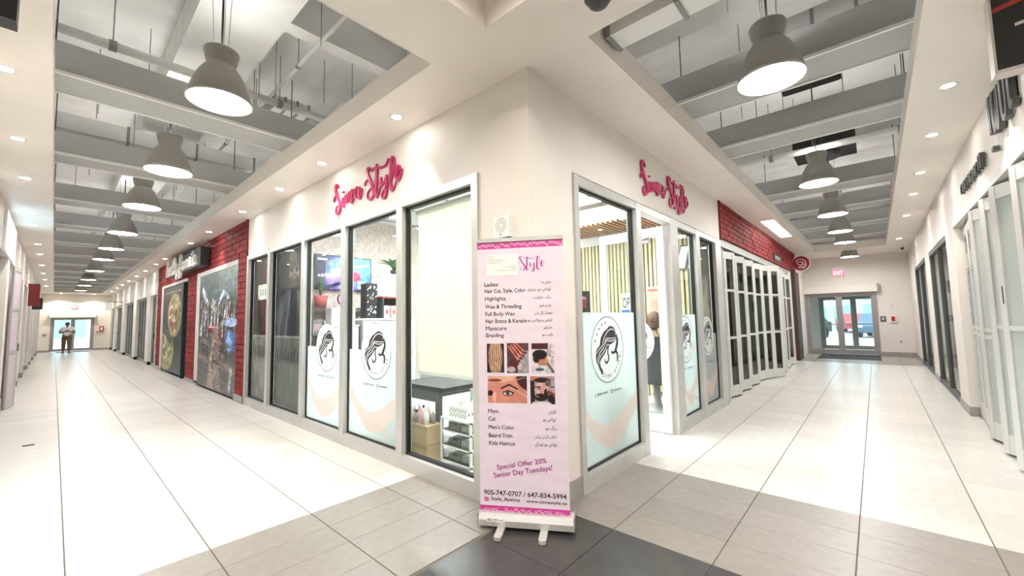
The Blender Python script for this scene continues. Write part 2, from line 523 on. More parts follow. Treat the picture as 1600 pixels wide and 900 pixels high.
# plenum sides so that the openings look into a closed space
struct(MB(M_SLAB).box((-38, -0.9, 3.55), (-2.2, -0.75, 5.0)).build('wall_plenum'))
struct(MB(M_SLAB).box((-38, 2.9, 3.55), (-2.2, 3.05, 5.0)).build('wall_plenum.001'))
struct(MB(M_SLAB).box((-2.35, 2.9, 3.55), (-2.2, 19.5, 5.0)).build('wall_plenum.002'))
struct(MB(M_SLAB).box((1.35, 2.3, 3.55), (1.5, 19.5, 5.0)).build('wall_plenum.003'))

# ================================================================ WALLS
FL = Fr((0, 2.42, 0), (1, 0, 0))        # salon side of the left corridor, u = x
FR = Fr((-1.95, 0, 0), (0, 1, 0))       # salon side of the right corridor, u = y
FP = Fr((0, -0.6, 0), (-1, 0, 0))       # far side of the left corridor, u = -x
FQ = Fr((0.93, 0, 0), (0, -1, 0))       # far side of the right corridor, u = -y
def wallmesh(name, F, boxes, m=M_WALL):
    q = MB(m)
    for u0, z0, u1, z1, d0, d1 in boxes: q.fbox(F, u0, z0, d0, u1, z1, d1)
    return struct(q.build(name))
WL_OPEN = [(-20.8, -19.2), (-24.6, -21.6), (-29.2, -25.6), (-33.6, -30.4), (-36.5, -34.6)]
b = [(-8.9, 2.78, -2.52, ZC, -0.13, 0), (-18.9, 2.76, -8.9, ZC, -0.13, -0.02), (-18.9, 0, -17.65, 2.76, -0.13, -0.02), (-14.04, 0, -12.56, 2.76, -0.13, -0.02), (-9.43, 0, -8.9, 2.76, -0.13, -0.02)]
x = -18.9
for x0, x1 in reversed(sorted(WL_OPEN)):
    b.append((x1, 0, x, 2.62, -0.25, 0)); x = x0
b.append((-37.1, 0, x, 2.62, -0.25, 0)); b.append((-37.1, 2.62, -18.9, ZC, -0.25, 0))
wallmesh('wall_left', FL, b)
wallmesh('wall_corner', FL, [(-2.52, 0, -1.95, ZC, -0.61, 0)])
wallmesh('wall_right', FR, [(3.03, 2.80, 7.66, ZC, -0.13, 0), (7.66, 2.82, 16.6, ZC, -0.13, -0.02), (15.2, 0, 19, 2.82, -0.3, -0.02), (16.6, 2.82, 19, ZC, -0.3, 0), (7.5, 0, 7.66, 2.8, -0.13, 0)])
# far side of the right corridor: cream piers between recessed glazing
b = [(-19, 2.74, -4.3, ZC, -0.2, 0)]
for y0, y1 in ((8.72, 9.55), (12.34, 13.25), (16.5, 19.0)): b.append((-y1, 0, -y0, 2.74, -0.2, 0.01))
b.append((-4.3, 0, -2.45, ZC, -0.2, 0))
wallmesh('wall_far_right', FQ, b)
LP_PIER = [(11.25, 11.75), (12.45, 12.8), (13.45, 13.9), (16.6, 17.2), (19.3, 19.9), (22.9, 23.5), (25.6, 26.4), (29, 29.8), (33, 33.8), (36, 37.1)]
b = [(2.62, 2.74, 37.1, ZC, -0.2, 0), (2.62, 0, 6.5, 2.74, -0.2, 0)]
for u0, u1 in LP_PIER: b.append((u0, 0, u1, 2.74, -0.2, 0.02))
wallmesh('wall_far_left', FP, b)
struct(MB(M_WALL).box((-37.25, -1, 2.06), (-37, 2.6, ZC)).box((-37.25, -1, 0), (-37, -0.14, 2.06)).box((-37.25, 1.70, 0), (-37, 2.6, 2.06)).build('wall_left_end'))
struct(MB(M_WALL).box((-2.2, 18.9, 2.2), (1.2, 19.1, ZC + 0.3)).box((-2.2, 18.9, 0), (-2.0, 19.1, 2.2)).box((0.06, 18.9, 0), (1.2, 19.1, 2.2)).build('wall_right_end'))
# behind the camera the two corridors go on to these walls; rooms behind the shopfronts are closed by the outer shell
struct(MB(M_WALL).box((6, -6, 0), (6.2, 2.5, 5.0)).build('wall_back_right'))
struct(MB(M_WALL).box((-2.6, -6.2, 0), (6.2, -6, 5.0)).build('wall_back_left'))
struct(MB(M_WALL).box((-2.75, -6.2, 0), (-2.6, -0.6, 5.0)).box((1.13, 2.3, 0), (6.2, 2.5, 5.0)).build('wall_back_sides'))
struct(MB(M_GREY).box((-37.3, -3.2, 0), (-2.6, -3.0, 5.0)).box((3.2, 2.4, 0), (3.4, 19.2, 5.0)).build('wall_outer'))
struct(MB(M_GREY).box((-37.3, -3.2, -0.05), (-2.6, -0.62, -0.004)).box((1.12, 2.4, -0.05), (3.4, 19.2, -0.004)).box((-37.3, 2.43, -0.05), (-8.9, 8, -0.004)).box((-8.9, 7.6, -0.05), (-2, 19.2, -0.004)).build('floor_shops'))
struct(MB(M_GREY).box((-37.3, 6.0, 0), (-8.95, 6.2, 5.0)).box((-6.2, 7.75, 0), (-6.0, 19.3, 5.0)).build('wall_outer.001'))
struct(MB(M_WALL).box((-37.3, -3.2, 0), (-37.1, -0.6, 5.0)).box((-37.3, 2.6, 0), (-37.1, 6.2, 5.0)).box((-6.2, 19.1, 0), (-2.2, 19.3, 5.0)).box((1.2, 19.1, 0), (3.4, 19.3, 5.0)).box((-38, -1, 3.5), (-37.1, 3, 5.0)).box((-3, 19.05, 3.7), (2, 19.3, 5.0)).build('wall_outer.002'))
# low ceilings of the rooms behind the shopfronts
struct(MB(M_GREY).box((-37.3, -3.2, 3.45), (-2.6, -0.75, 3.5)).box((1.2, 2.4, 3.45), (3.4, 19.2, 3.5)).box((-37.3, 2.67, 3.45), (-8.95, 6.2, 3.5)).box((-6.2, 7.75, 3.45), (-2.1, 19.3, 3.5)).build('ceiling_shops'))

# base tiles at the feet of walls and piers
nb = [0]
def base(F, u0, u1, d0, d1, h=0.16):
    nb[0] += 1
    return struct(MB(M_BASE).fbox(F, u0, 0, d0, u1, h, d1).build('baseboard_%d' % nb[0]))
base(FL, -2.52, -1.94, -0.01, 0.012); base(FR, 2.408, 3.03, -0.01, 0.012)
for y0, y1 in ((8.72, 9.55), (12.34, 13.25), (16.5, 18.9)): base(FQ, -y1 - 0.005, -y0 + 0.012, -0.21, 0.022, 0.13)
for u0, u1 in LP_PIER: base(FP, u0 - 0.01, u1 + 0.01, -0.21, 0.035, 0.24 if u0 < 12 else 0.14)
base(FL, -13.98, -12.56, -0.02, 0.03, 0.1); base(FL, -9.46, -8.9, -0.02, 0.035, 0.14); base(FL, -18.9, -17.65, -0.02, 0.03, 0.12)
x = -18.9
for x0, x1 in reversed(sorted(WL_OPEN)):
    base(FL, x1, x, -0.26, 0.012, 0.12); x = x0
base(FL, -37.0, x, -0.2, 0.012, 0.12)
nb[0] += 1; struct(MB(M_BASE).box((0.06, 18.88, 0), (0.93, 18.91, 0.13)).build('baseboard_%d' % nb[0]))
nb[0] += 1; struct(MB(M_BASE).box((-37.0, -0.6, 0), (-36.97, -0.14, 0.12)).box((-37, 1.7, 0), (-36.97, 2.42, 0.12)).build('baseboard_%d' % nb[0]))

# ---- red painted brickwork, brick by brick, proud of its mortar
BM = {}
def bricks(F, u0, v0, u1, v1, L, Hh, parent, seed):
    r = random.Random(seed); row = 0; v = v0; g = 0.007; n = 0
    while v < v1 - 0.02:
        u = u0 - (L / 2 if row % 2 else 0); hh = min(Hh, v1 - v)
        while u < u1 - 0.01:
            a = max(u, u0); c = min(u + L, u1)
            if c - a > 0.03:
                k = (round(c - a, 3), round(hh, 3), F is FL)
                F0 = Fr((0, 0, 0), F.u, F.v)
                if k not in BM: BM[k] = MB(M_REDB).fbox(F0, g, g, 0, c - a - g, hh - g, 0.02).mesh('brick')
                o = bpy.data.objects.new('brick', BM[k]); COL.objects.link(o); o.parent = parent
                o.location = F.p(a, v, r.uniform(-0.004, 0.006)); n += 1
            u += L
        v += Hh; row += 1
    return n
def mortar(F, u0, v0, u1, v1): return struct(MB(M_REDM).fbox(F, u0, v0, -0.03, u1, v1, 0.003).build('wall_red_brick'))
bricks(FL, -18.9, 2.78, -8.93, 3.5, 0.50, 0.12, mortar(FL, -18.9, 2.78, -8.93, 3.5), 1)
bricks(FL, -9.43, 0.14, -8.93, 2.78, 0.36, 0.12, mortar(FL, -9.43, 0.14, -8.93, 2.78), 2); bricks(FL, -13.95, 0.1, -12.95, 2.78, 0.5, 0.135, mortar(FL, -13.95, 0.1, -12.95, 2.78), 3); bricks(FL, -18.9, 0.12, -18.0, 2.78, 0.45, 0.19, mortar(FL, -18.9, 0.12, -18.0, 2.78), 4)
wr = mortar(FR, 7.69, 2.84, 16.6, 3.5)
bricks(FR, 7.69, 2.84, 16.6, 3.5, 0.36, 0.095, wr, 5)
trim_r = struct(MB(M_REDM).fbox(FL, -8.93, 0, -0.02, -8.9, 3.5, 0.03).fbox(FR, 7.66, 2.8, -0.02, 7.69, 3.5, 0.03).build('trim_red_edge'))

# ================================================================ SALON SHOPFRONT
HEAD0, HEAD1, SILL = 2.70, 2.78, 0.14
nw = [0]
LOGO = dict(
 mass=[(0.136,0.712),(0.364,0.676),(0.525,0.556),(0.525,0.405),(0.549,0.3),(0.352,0.189),(0.117,0.12),(-0.08,0.0),(-0.235,-0.135),(-0.438,-0.27),(-0.562,-0.405),(-0.679,-0.39),(-0.741,-0.225),(-0.698,0.015),(-0.5,0.15),(-0.432,0.345),(-0.253,0.526),(-0.08,0.601)],
 white=[[(0.475,0.411),(0.512,0.526),(0.29,0.61),(0.056,0.571),(-0.13,0.45),(-0.278,0.285),(-0.34,0.135),(-0.574,0.015),(-0.698,-0.09)],
        [(0.556,0.339),(0.228,0.321),(-0.08,0.33),(-0.191,0.225),(-0.265,0.075),(-0.481,-0.06),(-0.636,-0.225),(-0.648,-0.375)],
        [(0.506,0.285),(0.198,0.24),(-0.08,0.27),(-0.154,0.15)],
        [(0.136,0.12),(-0.049,0.135),(-0.173,0.015),(-0.327,-0.09),(-0.543,-0.225),(-0.605,-0.405)]],
 black=[([(-0.5,-0.225),(-0.574,-0.345),(-0.512,-0.526),(-0.401,-0.646),(-0.463,-0.7)], 0.055),
        ([(0.093,0.15),(-0.006,0.015),(-0.019,-0.135),(0.031,-0.255),(-0.068,-0.39),(-0.191,-0.381),(-0.228,-0.27)], 0.035),
        ([(0.53,0.45),(0.617,0.225),(0.537,0.03),(0.438,-0.09)], 0.065),
        ([(0.426,-0.075),(0.568,-0.15),(0.599,-0.27),(0.568,-0.42)], 0.05),
        ([(0.198,-0.069),(0.29,-0.135),(0.463,-0.099)], 0.04)],
 stars=[(-0.759,0.3),(-0.654,0.489),(-0.512,0.646),(-0.34,0.766),(-0.13,0.82)])
M_LOGOW = film('logo_white_film', (0.97, 0.98, 0.98), 0.02, 0.45)
def logo(F, cu, cv, r, d, parent):
    """round mark: a woman's profile with waving hair, five stars, lettering round the foot"""
    bk = MB(M_LOGOW).ell(F, cu, cv, r, r, d, 56).build('logo_disc', parent)
    G = Fr(F.p(cu, cv), F.u, F.v)
    q = MB(M_INK)
    q.ring(G, 0, 0, r * 0.985, r * 1.01, d + 0.001)
    q.flat(G, [(a * r, b * r) for a, b in spline(LOGO['mass'] + LOGO['mass'][:1], 4)[:-1]], d + 0.001)
    for P, wd in LOGO['black']: q.stroke(G, [(a * r, b * r) for a, b in P], d + 0.0012, d + 0.0012, r * wd, r * wd, 6)
    for a, b in LOGO['stars']: q.text(G, '★', (a - 0.055) * r, (b - 0.055) * r, 0.11 * r, 0.11 * r, d + 0.001)
    for i, c in enumerate('SIMA STYLE'):
        if c == ' ': continue
        th = R(-112 + 10.4 * i)
        o = Fr(G.p(math.cos(th) * r * 0.80, math.sin(th) * r * 0.80), G.u * math.cos(th + math.pi / 2) + G.v * math.sin(th + math.pi / 2), -(G.u * math.cos(th) + G.v * math.sin(th)))
        wdt = 0.02 if c == 'I' else 0.085
        q.text(o, c, -wdt * r / 2, -0.07 * r, wdt * r, 0.12 * r, d + 0.001)
    q.m(M_LOGOW)
    for P in LOGO['white']: q.stroke(G, [(a * r, b * r) for a, b in P], d + 0.002, d + 0.002, r * 0.022, r * 0.022, 6)
    q.build('logo_print', bk)

def pane(F, u0, u1, logo_at=None, film_top=None, gm=None, prof=0.045, seam=0.10, dark_right=True):
    """one glazed bay: aluminium frame with black gaskets, glass, film and logo"""
    nw[0] += 1
    h = hold('window_%d' % nw[0])
    g = 0.022
    q = MB(M_GASK)
    q.fbox(F, u0, SILL, -0.075, u0 + g, HEAD0, -0.03).fbox(F, u1 - g, SILL, -0.075, u1, HEAD0, -0.03)
    q.fbox(F, u0, SILL, -0.075, u1, SILL + g, -0.03).fbox(F, u0, HEAD0 - g, -0.075, u1, HEAD0, -0.03)
    q.build('gasket', h)
    MB(gm or M_GLASS).fbox(F, u0 + g, SILL + g, -0.058, u1 - g, HEAD0 - g, -0.05).build('glass_pane', h)
    if film_top:
        a, b, c, e = u0 + g, u1 - g, SILL + g, film_top
        MB(M_FILM).fbox(F, a, c, -0.0465, b, e, -0.0455).build('frosted_film', h)
        q = MB(M_PINKF)
        L = b - a
        top = spline([(a, 0.78), (a + 0.25 * L, 0.52), (a + 0.55 * L, 0.48), (b, 0.72)], 8)
        bot = spline([(b, 0.55), (a + 0.6 * L, 0.25), (a + 0.3 * L, 0.30), (a, 0.62)], 8)
        q.flat(F, top + bot, -0.0445)
        q.build('film_wave', h)
        q = MB(M_PINKF)
        for i in range(3):
            q.stroke(F, [(a, 0.30 + 0.04 * i), (a + 0.3 * L, 0.36 + 0.03 * i), (a + 0.6 * L, 0.22 + 0.05 * i), (a + 0.85 * L, 0.30)], -0.0435, -0.0435, 0.003, 0.003)
        q.build('film_line', h)
    if logo_at:
        lu, lv = logo_at
        logo(F, lu, lv, 0.32, -0.044, h)
        t = MB(M_INK)
        t.text(F, '@style_bysima', lu - 0.23, 0.752, 0.20, 0.035, -0.044).text(F, 'simastyle.ca', lu + 0.08, 0.752, 0.17, 0.03, -0.044)
        t.ring(F, lu + 0.045, 0.767, 0.012, 0.02, -0.044, 20)
        t.m(M_MAG).ring(F, lu - 0.262, 0.767, 0.012, 0.02, -0.044, 4)
        t.build('contact_print', h)
    return h

def mull(F, u0, u1, d1=0.015, z0=0.0, z1=HEAD1):
    nw_ = struct(MB(M_ALU).fbox(F, u0, z0, -0.10, u1, z1, d1).build('trim_mullion'))
    return nw_
# left face
struct(MB(M_ALU).fbox(FL, -8.893, HEAD0, -0.098, -2.527, HEAD1 - 0.002, 0.02).build('trim_head'))
struct(MB(M_ALU).fbox(FL, -8.893, 0, -0.098, -2.527, SILL, 0.02).build('trim_sill'))
LEFTM = [(-2.60, -2.52), (-3.78, -3.67), (-5.05, -4.94), (-6.31, -6.20), (-7.75, -7.64), (-8.9, -8.80)]
for a, b in LEFTM: mull(FL, a, b, 0.022)
wa = pane(FL, -3.67, -2.60)
wb = pane(FL, -4.94, -3.78, (-4.30, 1.16), 1.16)
wc = pane(FL, -6.20, -5.05, (-5.56, 1.16), 1.16)
M_GLASSQ = glass('anti_glare_glass', (0.93, 0.96, 0.95), 0.35)
wd_ = pane(FL, -7.64, -6.31, gm=M_GLASSQ)
we = pane(FL, -8.80, -7.75, gm=M_GLASSQ)
# right face
struct(MB(M_ALU).fbox(FR, 3.037, HEAD0, -0.098, 7.613, HEAD1 - 0.002, 0.02).build('trim_head.001'))
struct(MB(M_ALU).fbox(FR, 3.037, 0, -0.098, 4.393, SILL, 0.02).fbox(FR, 5.307, 0, -0.098, 7.613, SILL, 0.02).build('trim_sill.001'))
for a, b in [(3.03, 3.10), (4.28, 4.40), (5.30, 5.56), (6.32, 6.48), (7.30, 7.62)]: mull(FR, a, b, 0.022)
wf = pane(FR, 3.10, 4.28, (3.65, 1.18), 1.54)
wg = pane(FR, 5.56, 6.32, (5.85, 1.17), 1.51)
wh = pane(FR, 6.48, 7.30, (6.84, 1.17), 1.20)

# printed portraits behind the two dark panes at the red wall
def lin(c): return tuple(c)
FLp = Fr((0, 2.50, 0), (1, 0, 0))
p = Paint(90, 170, (0.20, 0.20, 0.22))
p.ell(0.58, 0.575, 0.54, 0.17, (0.33, 0.33, 0.36)).ell(0.58, 0.50, 0.40, 0.12, (0.27, 0.27, 0.30)).ell(0.60, 0.745, 0.10, 0.045, (0.44, 0.38, 0.35))
p.line((0.56, 0.72), (0.50, 0.45), 0.055, (0.15, 0.15, 0.17)).line((0.66, 0.72), (0.64, 0.45), 0.05, (0.17, 0.17, 0.19)).line((0.48, 0.72), (0.36, 0.45), 0.014, (0.52, 0.52, 0.55)).line((0.74, 0.72), (0.86, 0.45), 0.014, (0.50, 0.5, 0.53)).line((0.25, 0.64), (0.12, 0.45), 0.012, (0.45, 0.45, 0.48))
p.ell(0.61, 0.845, 0.155, 0.080, (0.58, 0.50, 0.46)).ell(0.67, 0.85, 0.07, 0.06, (0.66, 0.58, 0.53), 0.5, 0.7).ell(0.61, 0.795, 0.145, 0.042, (0.27, 0.22, 0.20), 0.4).ell(0.61, 0.815, 0.06, 0.016, (0.52, 0.43, 0.39), 0.5)
p.ell(0.58, 0.925, 0.185, 0.050, (0.36, 0.29, 0.25), 0.3).ell(0.56, 0.955, 0.13, 0.030, (0.46, 0.39, 0.33), 0.4)
for i in range(7): p.line((0.45 + 0.04 * i, 0.90), (0.47 + 0.035 * i, 0.965), 0.010, (0.62, 0.54, 0.47) if i % 2 else (0.26, 0.21, 0.18), 0.7)
p.line((0.48, 0.872), (0.57, 0.868), 0.008, (0.20, 0.16, 0.14)).line((0.65, 0.868), (0.74, 0.872), 0.008, (0.20, 0.16, 0.14)).ell(0.535, 0.857, 0.035, 0.006, (0.14, 0.12, 0.11)).ell(0.69, 0.857, 0.035, 0.006, (0.14, 0.12, 0.11)).line((0.60, 0.855), (0.60, 0.832), 0.010, (0.45, 0.38, 0.34)).ell(0.61, 0.808, 0.045, 0.005, (0.42, 0.27, 0.25))
p.rect(0, 0, 1, 0.445, (0.42, 0.42, 0.41)).rect(0, 0.437, 1, 0.447, (0.60, 0.60, 0.58))
p.grain((14, 22), 0.12, 3)
p.build('portrait_print', FLp, -7.62, 0.165, 1.29, 2.51, 0.0, wd_)
q = MB(M_INK)
G = FLp.at(-7.50, 0.90, 0.003)
for i in range(9):
    q.stroke(G, [(0.12 * i, 0.02), (0.12 * i + 0.05, 0.16 + 0.05 * (i % 3 == 0)), (0.12 * i + 0.04, 0.0), (0.12 * i + 0.12, 0.06)], 0, 0, 0.005, 0.012)
q.build('script_print', wd_)
p = Paint(50, 110, (0.25, 0.20, 0.19))
p.ell(0.75, 0.92, 0.2, 0.10, (0.42, 0.12, 0.12)).rect(0.25, 0.70, 1.0, 0.81, (0.86, 0.84, 0.80)).ell(0.6, 0.58, 0.32, 0.12, (0.30, 0.12, 0.15)).ell(0.85, 0.6, 0.2, 0.1, (0.62, 0.45, 0.34)).line((0.3, 0.66), (0.5, 0.45), 0.05, (0.12, 0.1, 0.13))
for i in range(5): p.rect(0.36 + 0.12 * i, 0.73, 0.40 + 0.12 * i, 0.78, (0.35, 0.33, 0.31))
p.rect(0, 0, 1, 0.445, (0.47, 0.45, 0.43)).rect(0, 0.437, 1, 0.447, (0.62, 0.6, 0.58)).grain((10, 20), 0.18, 5); p.C *= 1.2
p.build('portrait_print', FLp, -8.78, 0.165, 1.01, 2.51, 0.0, we)
q = MB(M_INK); G = FLp.at(-8.62, 0.92, 0.003)
for i in range(6):
    q.stroke(G, [(0.13 * i, 0.0), (0.13 * i + 0.05, 0.18), (0.13 * i + 0.05, -0.03 * (i % 2)), (0.13 * i + 0.13, 0.06)], 0, 0, 0.005, 0.013)
q.build('script_print', we)
FRp = Fr((-2.04, 0, 0), (0, 1, 0))
p = Paint(40, 100, (0.33, 0.32, 0.30))
p.ell(0.55, 0.68, 0.24, 0.12, (0.58, 0.54, 0.47)).ell(0.45, 0.74, 0.25, 0.08, (0.25, 0.22, 0.20)).ell(0.5, 0.52, 0.4, 0.1, (0.60, 0.56, 0.48)).line((0.42, 0.7), (0.35, 0.5), 0.06, (0.72, 0.66, 0.55)).rect(0, 0.30, 1, 0.42, (0.66, 0.64, 0.60)).rect(0.1, 0.34, 0.9, 0.355, (0.4, 0.39, 0.37)).rect(0.1, 0.38, 0.9, 0.39, (0.4, 0.39, 0.37)).rect(0, 0, 1, 0.3, (0.62, 0.59, 0.54)).grain((9, 18), 0.12, 8)
p.build('portrait_print', FRp, 6.50, 0.165, 0.78, 2.51, 0.0, wh)
# small photo print stuck inside the first pane of the right face
p = Paint(30, 26, (0.12, 0.12, 0.13))
p.ell(0.6, 0.45, 0.17, 0.28, (0.72, 0.14, 0.30)).ell(0.6, 0.66, 0.19, 0.08, (0.88, 0.5, 0.6)).ell(0.15, 0.6, 0.12, 0.2, (0.65, 0.45, 0.4)).ell(0.2, 0.2, 0.15, 0.12, (0.55, 0.3, 0.32)).grain((6, 6), 0.3, 4)
p.build('photo_print', Fr((-2.02, 0, 0), (0, 1, 0)), 3.12, 1.545, 0.26, 0.20, 0.0, wf)

# the cream blind inside the pane by the corner
bl = thing('roller_blind', 'cream roller blind drawn most of the way down behind the corner pane', 'blind', (-3.1, 2.58, 2.66))
def rel(o): return Vector(o.location)
def loc_build(q, name, par, smooth=False, label=None):
    """mesh written in world coordinates, stored relative to its thing"""
    L = Vector(par.matrix_world.translation) if False else Vector(par.location)
    if par.parent: L = L + Vector(par.parent.location)
    q.v = [tuple(Vector(v) - L) for v in q.v]
    return q.build(name, par, smooth, label)
loc_build(MB(M_WHITE).cyl((-3.64, 2.58, 2.655), (-2.62, 2.58, 2.655), 0.032, n=14), 'roller_tube', bl)
loc_build(MB(M_BLIND).box((-3.62, 2.575, 0.97), (-2.64, 2.578, 2.65)), 'blind_fabric', bl)
loc_build(MB(M_WHITE).box((-3.62, 2.568, 0.94), (-2.64, 2.585, 0.975)), 'bottom_bar', bl)
loc_build(MB(M_WHITE).cyl((-3.645, 2.56, 0.9), (-3.645, 2.56, 2.64), 0.003, n=5), 'pull_chain', bl)

# ---------------------------------------------------------------- script signs
LET = {
'S': [[(0.112,0.139),(0.098,0.178),(0.061,0.201),(0.03,0.178),(0.036,0.106),(0.087,0.025),(0.153,-0.069),(0.155,-0.138),(0.108,-0.189),(0.062,-0.195),(0.04,-0.156),(0.07,-0.102),(0.168,-0.086)],[(-0.012,-0.02),(-0.002,0.029),(0.038,0.056)]],
'i': [[(0.233,-0.007),(0.22,-0.053),(0.236,-0.125),(0.282,-0.105)],[(0.238,0.07),(0.241,0.05)]],
'm': [[(0.288,0.001),(0.294,-0.098)],[(0.293,-0.068),(0.32,-0.006),(0.348,-0.007),(0.348,-0.099)],[(0.349,-0.08),(0.383,0.009),(0.41,0.008),(0.408,-0.097)],[(0.412,-0.064),(0.456,0.027),(0.491,0.019),(0.466,-0.066),(0.467,-0.123),(0.519,-0.078)]],
'a': [[(0.657,0.014),(0.614,0.042),(0.555,0.018),(0.541,-0.044),(0.575,-0.075),(0.63,-0.045),(0.662,0.027)],[(0.665,0.03),(0.649,-0.049),(0.659,-0.112),(0.695,-0.087),(0.724,-0.002)]],
'S2': [[(0.91,0.163),(0.909,0.199),(0.878,0.212),(0.844,0.189),(0.85,0.133),(0.911,0.045),(0.98,-0.052),(0.998,-0.127),(0.948,-0.169),(0.889,-0.173),(0.854,-0.131),(0.879,-0.073),(0.988,-0.049)],[(0.791,0.01),(0.808,0.052),(0.851,0.069)]],
't': [[(1.056,0.209),(1.053,0.117),(1.046,-0.014),(1.039,-0.118),(1.056,-0.176),(1.096,-0.148),(1.146,-0.064)],[(0.952,0.152),(0.994,0.172),(1.093,0.155),(1.189,0.138),(1.259,0.15),(1.309,0.206)]],
'y': [[(1.15,0.031),(1.143,-0.037),(1.167,-0.069),(1.222,-0.039),(1.26,0.029)],[(1.265,0.032),(1.261,-0.082),(1.254,-0.166),(1.223,-0.219),(1.184,-0.221),(1.173,-0.183),(1.207,-0.139),(1.276,-0.103),(1.329,-0.082)]],
'l': [[(1.329,-0.082),(1.381,-0.018),(1.425,0.105),(1.417,0.174),(1.388,0.201),(1.358,0.165),(1.347,0.041),(1.341,-0.085),(1.367,-0.158),(1.397,-0.173),(1.426,-0.138),(1.455,-0.087)]],
'e': [[(1.455,-0.037),(1.513,-0.002),(1.527,0.048),(1.505,0.071),(1.476,0.049),(1.462,-0.014),(1.477,-0.067),(1.506,-0.083),(1.548,-0.044),(1.576,0.019)]]}
def script_sign(F, label, loc):
    s = thing('wall_sign', label, 'sign', loc)
    G = Fr((0, 0, 0), F.u, F.v)
    for k, st in LET.items():
        q = MB(M_MAG)
        for j_, P in enumerate(st): q.stroke(G, P, 0.008, 0.022 + 0.0013 * (j_ + (ord(k[0]) % 3) * 2), 0.010, 0.024, 6)
        q.build('letter_' + k[0].lower(), s)
    return s
script_sign(FL, 'magenta script sign Sima Style on cream wall left of the corner', (-5.25, 2.42, 3.10))
script_sign(FR, 'magenta script sign Sima Style on cream wall above the open salon door', (-1.95, 4.47, 3.12))

# fire alarm sounder above the banner
t = thing('alarm_sounder', 'square cream alarm sounder with round grille on pillar above the banner', 'alarm', (-2.22, 2.42, 2.24))
G = Fr((0, 0, 0), (1, 0, 0))
q = MB(M_WHITE).fbox(G, -0.085, -0.085, 0, 0.085, 0.085, 0.045); q.build('housing', t)
q = MB(M_BASE)
for i in range(3): q.ring(G, 0.0, 0.015, 0.018 + 0.018 * i, 0.024 + 0.018 * i, 0.0465, 24)
q.build('grille', t)
q = MB(M_DGREY).fbox(G, -0.08, -0.10, 0, 0.08, -0.088, 0.03).ell(G, -0.005, -0.062, 0.008, 0.008, 0.047, 10); q.build('strobe_edge', t)

# ---------------------------------------------------------------- roll-up banner
A = Vector((-2.2436, 2.1309, 0)); B = Vector((-1.6707, 2.4763, 0))
bu = (B - A).normalized()
ban = thing('roll_up_banner', 'pink and magenta roll-up banner with price list standing at the corner pillar', 'banner', A)
G = Fr((0, 0, 0), bu)
M_SHEET = mat('pale_pink_vinyl', (0.79, 0.685, 0.80), 0.5, vary=0.05, scale=5, stretch=(1, 1, 4))
M_MAGP = mat('magenta_print', (0.62, 0.055, 0.32), 0.45, vary=0.15, scale=30)
M_PURP = mat('purple_print', (0.36, 0.03, 0.25), 0.45)
M_TEXT = mat('black_print', (0.02, 0.018, 0.03), 0.5)
sheet = MB(M_SHEET).fbox(G, 0, 0.09, -0.001, 0.65, 2.085, 0.0).build('banner_sheet', ban)
for v0, v1, nm in ((2.028, 2.082, 'top_strip'), (0.093, 0.15, 'bottom_strip')):
    s_ = MB(M_MAGP).fbox(G, 0.0, v0, 0.0002, 0.65, v1, 0.001).build(nm, sheet)
    q = MB(M_SHEET); r = random.Random(3)
    for i in range(26):
        a = 0.012 + 0.0245 * i; c = v0 + 0.010 + r.random() * 0.026
        q.stroke(G, [(a, c + 0.012), (a + 0.008, c), (a + 0.02, c - 0.006)], 0.0016, 0.0016, 0.0022, 0.0032, 4)
        q.ring(G, a + 0.018, c + 0.012, 0.002, 0.004, 0.0016, 8)
    q.build('comb_motif', sheet)
# name in script, and the white card taped over its first half
q = MB(M_PURP)
H = Fr(G.p(0.315 - 0.79 * 0.255, 1.905), G.u, G.v)
for k in ('S2', 't', 'y', 'l', 'e'):
    for P in LET[k]: q.stroke(H, [(a * 0.255, b * 0.27) for a, b in P], 0.0012, 0.0012, 0.0016, 0.0052, 6)
q.build('script_print', sheet)
card = MB(M_WHITE).fbox(G, 0.072, 1.822, 0.0015, 0.310, 1.983, 0.003).build('taped_card', ban, label='small white card taped over the name')
q = MB(M_GREY)
for i, (a, b) in enumerate([(0.08, 0.14), (0.08, 0.13), (0.08, 0.22), (0.08, 0.20), (0.08, 0.185)]): q.fbox(G, a, 1.967 - 0.0125 * i, 0.003, b, 1.970 - 0.0125 * i, 0.0034)
for i, (a, b) in enumerate([(0.25, 0.30), (0.20, 0.30), (0.27, 0.30), (0.15, 0.30)]): q.fbox(G, a, 1.895 - 0.012 * i, 0.003, b, 1.898 - 0.012 * i, 0.0034)
q.build('card_line', card)
TZ = [(1.738, 0.162), (1.689, 0.366), (1.631, 0.214), (1.571, 0.330), (1.516, 0.280), (1.463, 0.366), (1.409, 0.211), (1.357, 0.190)]
PU = [(0.487, 0.558), (0.38, 0.556), (0.422, 0.555), (0.468, 0.553), (0.429, 0.561), (0.38, 0.559), (0.493, 0.558), (0.482, 0.561)]
for i, (e, f) in enumerate(LADIES):
    z, u1 = TZ[i]; desc = 0.008 if any(c in e for c in 'gy,') else 0
    q = MB(M_TEXT).text(G, e, 0.053 + 0.001 * i, z + 0.004 - desc, u1 - 0.053, 0.031 + desc, 0.0012)
    if 'M' in e: q.text(G, e, 0.0542 + 0.001 * i, z + 0.004 - desc, u1 - 0.053, 0.031 + desc, 0.0013)
    q.build('text_line', sheet)
    MB(M_TEXT).text(G, f, PU[i][0], z + 0.006, PU[i][1] - PU[i][0], 0.028, 0.0012).build('text_line', sheet)
MZ = [(0.807, 0.147), (0.751, 0.122), (0.692, 0.260), (0.632, 0.244), (0.577, 0.262)]
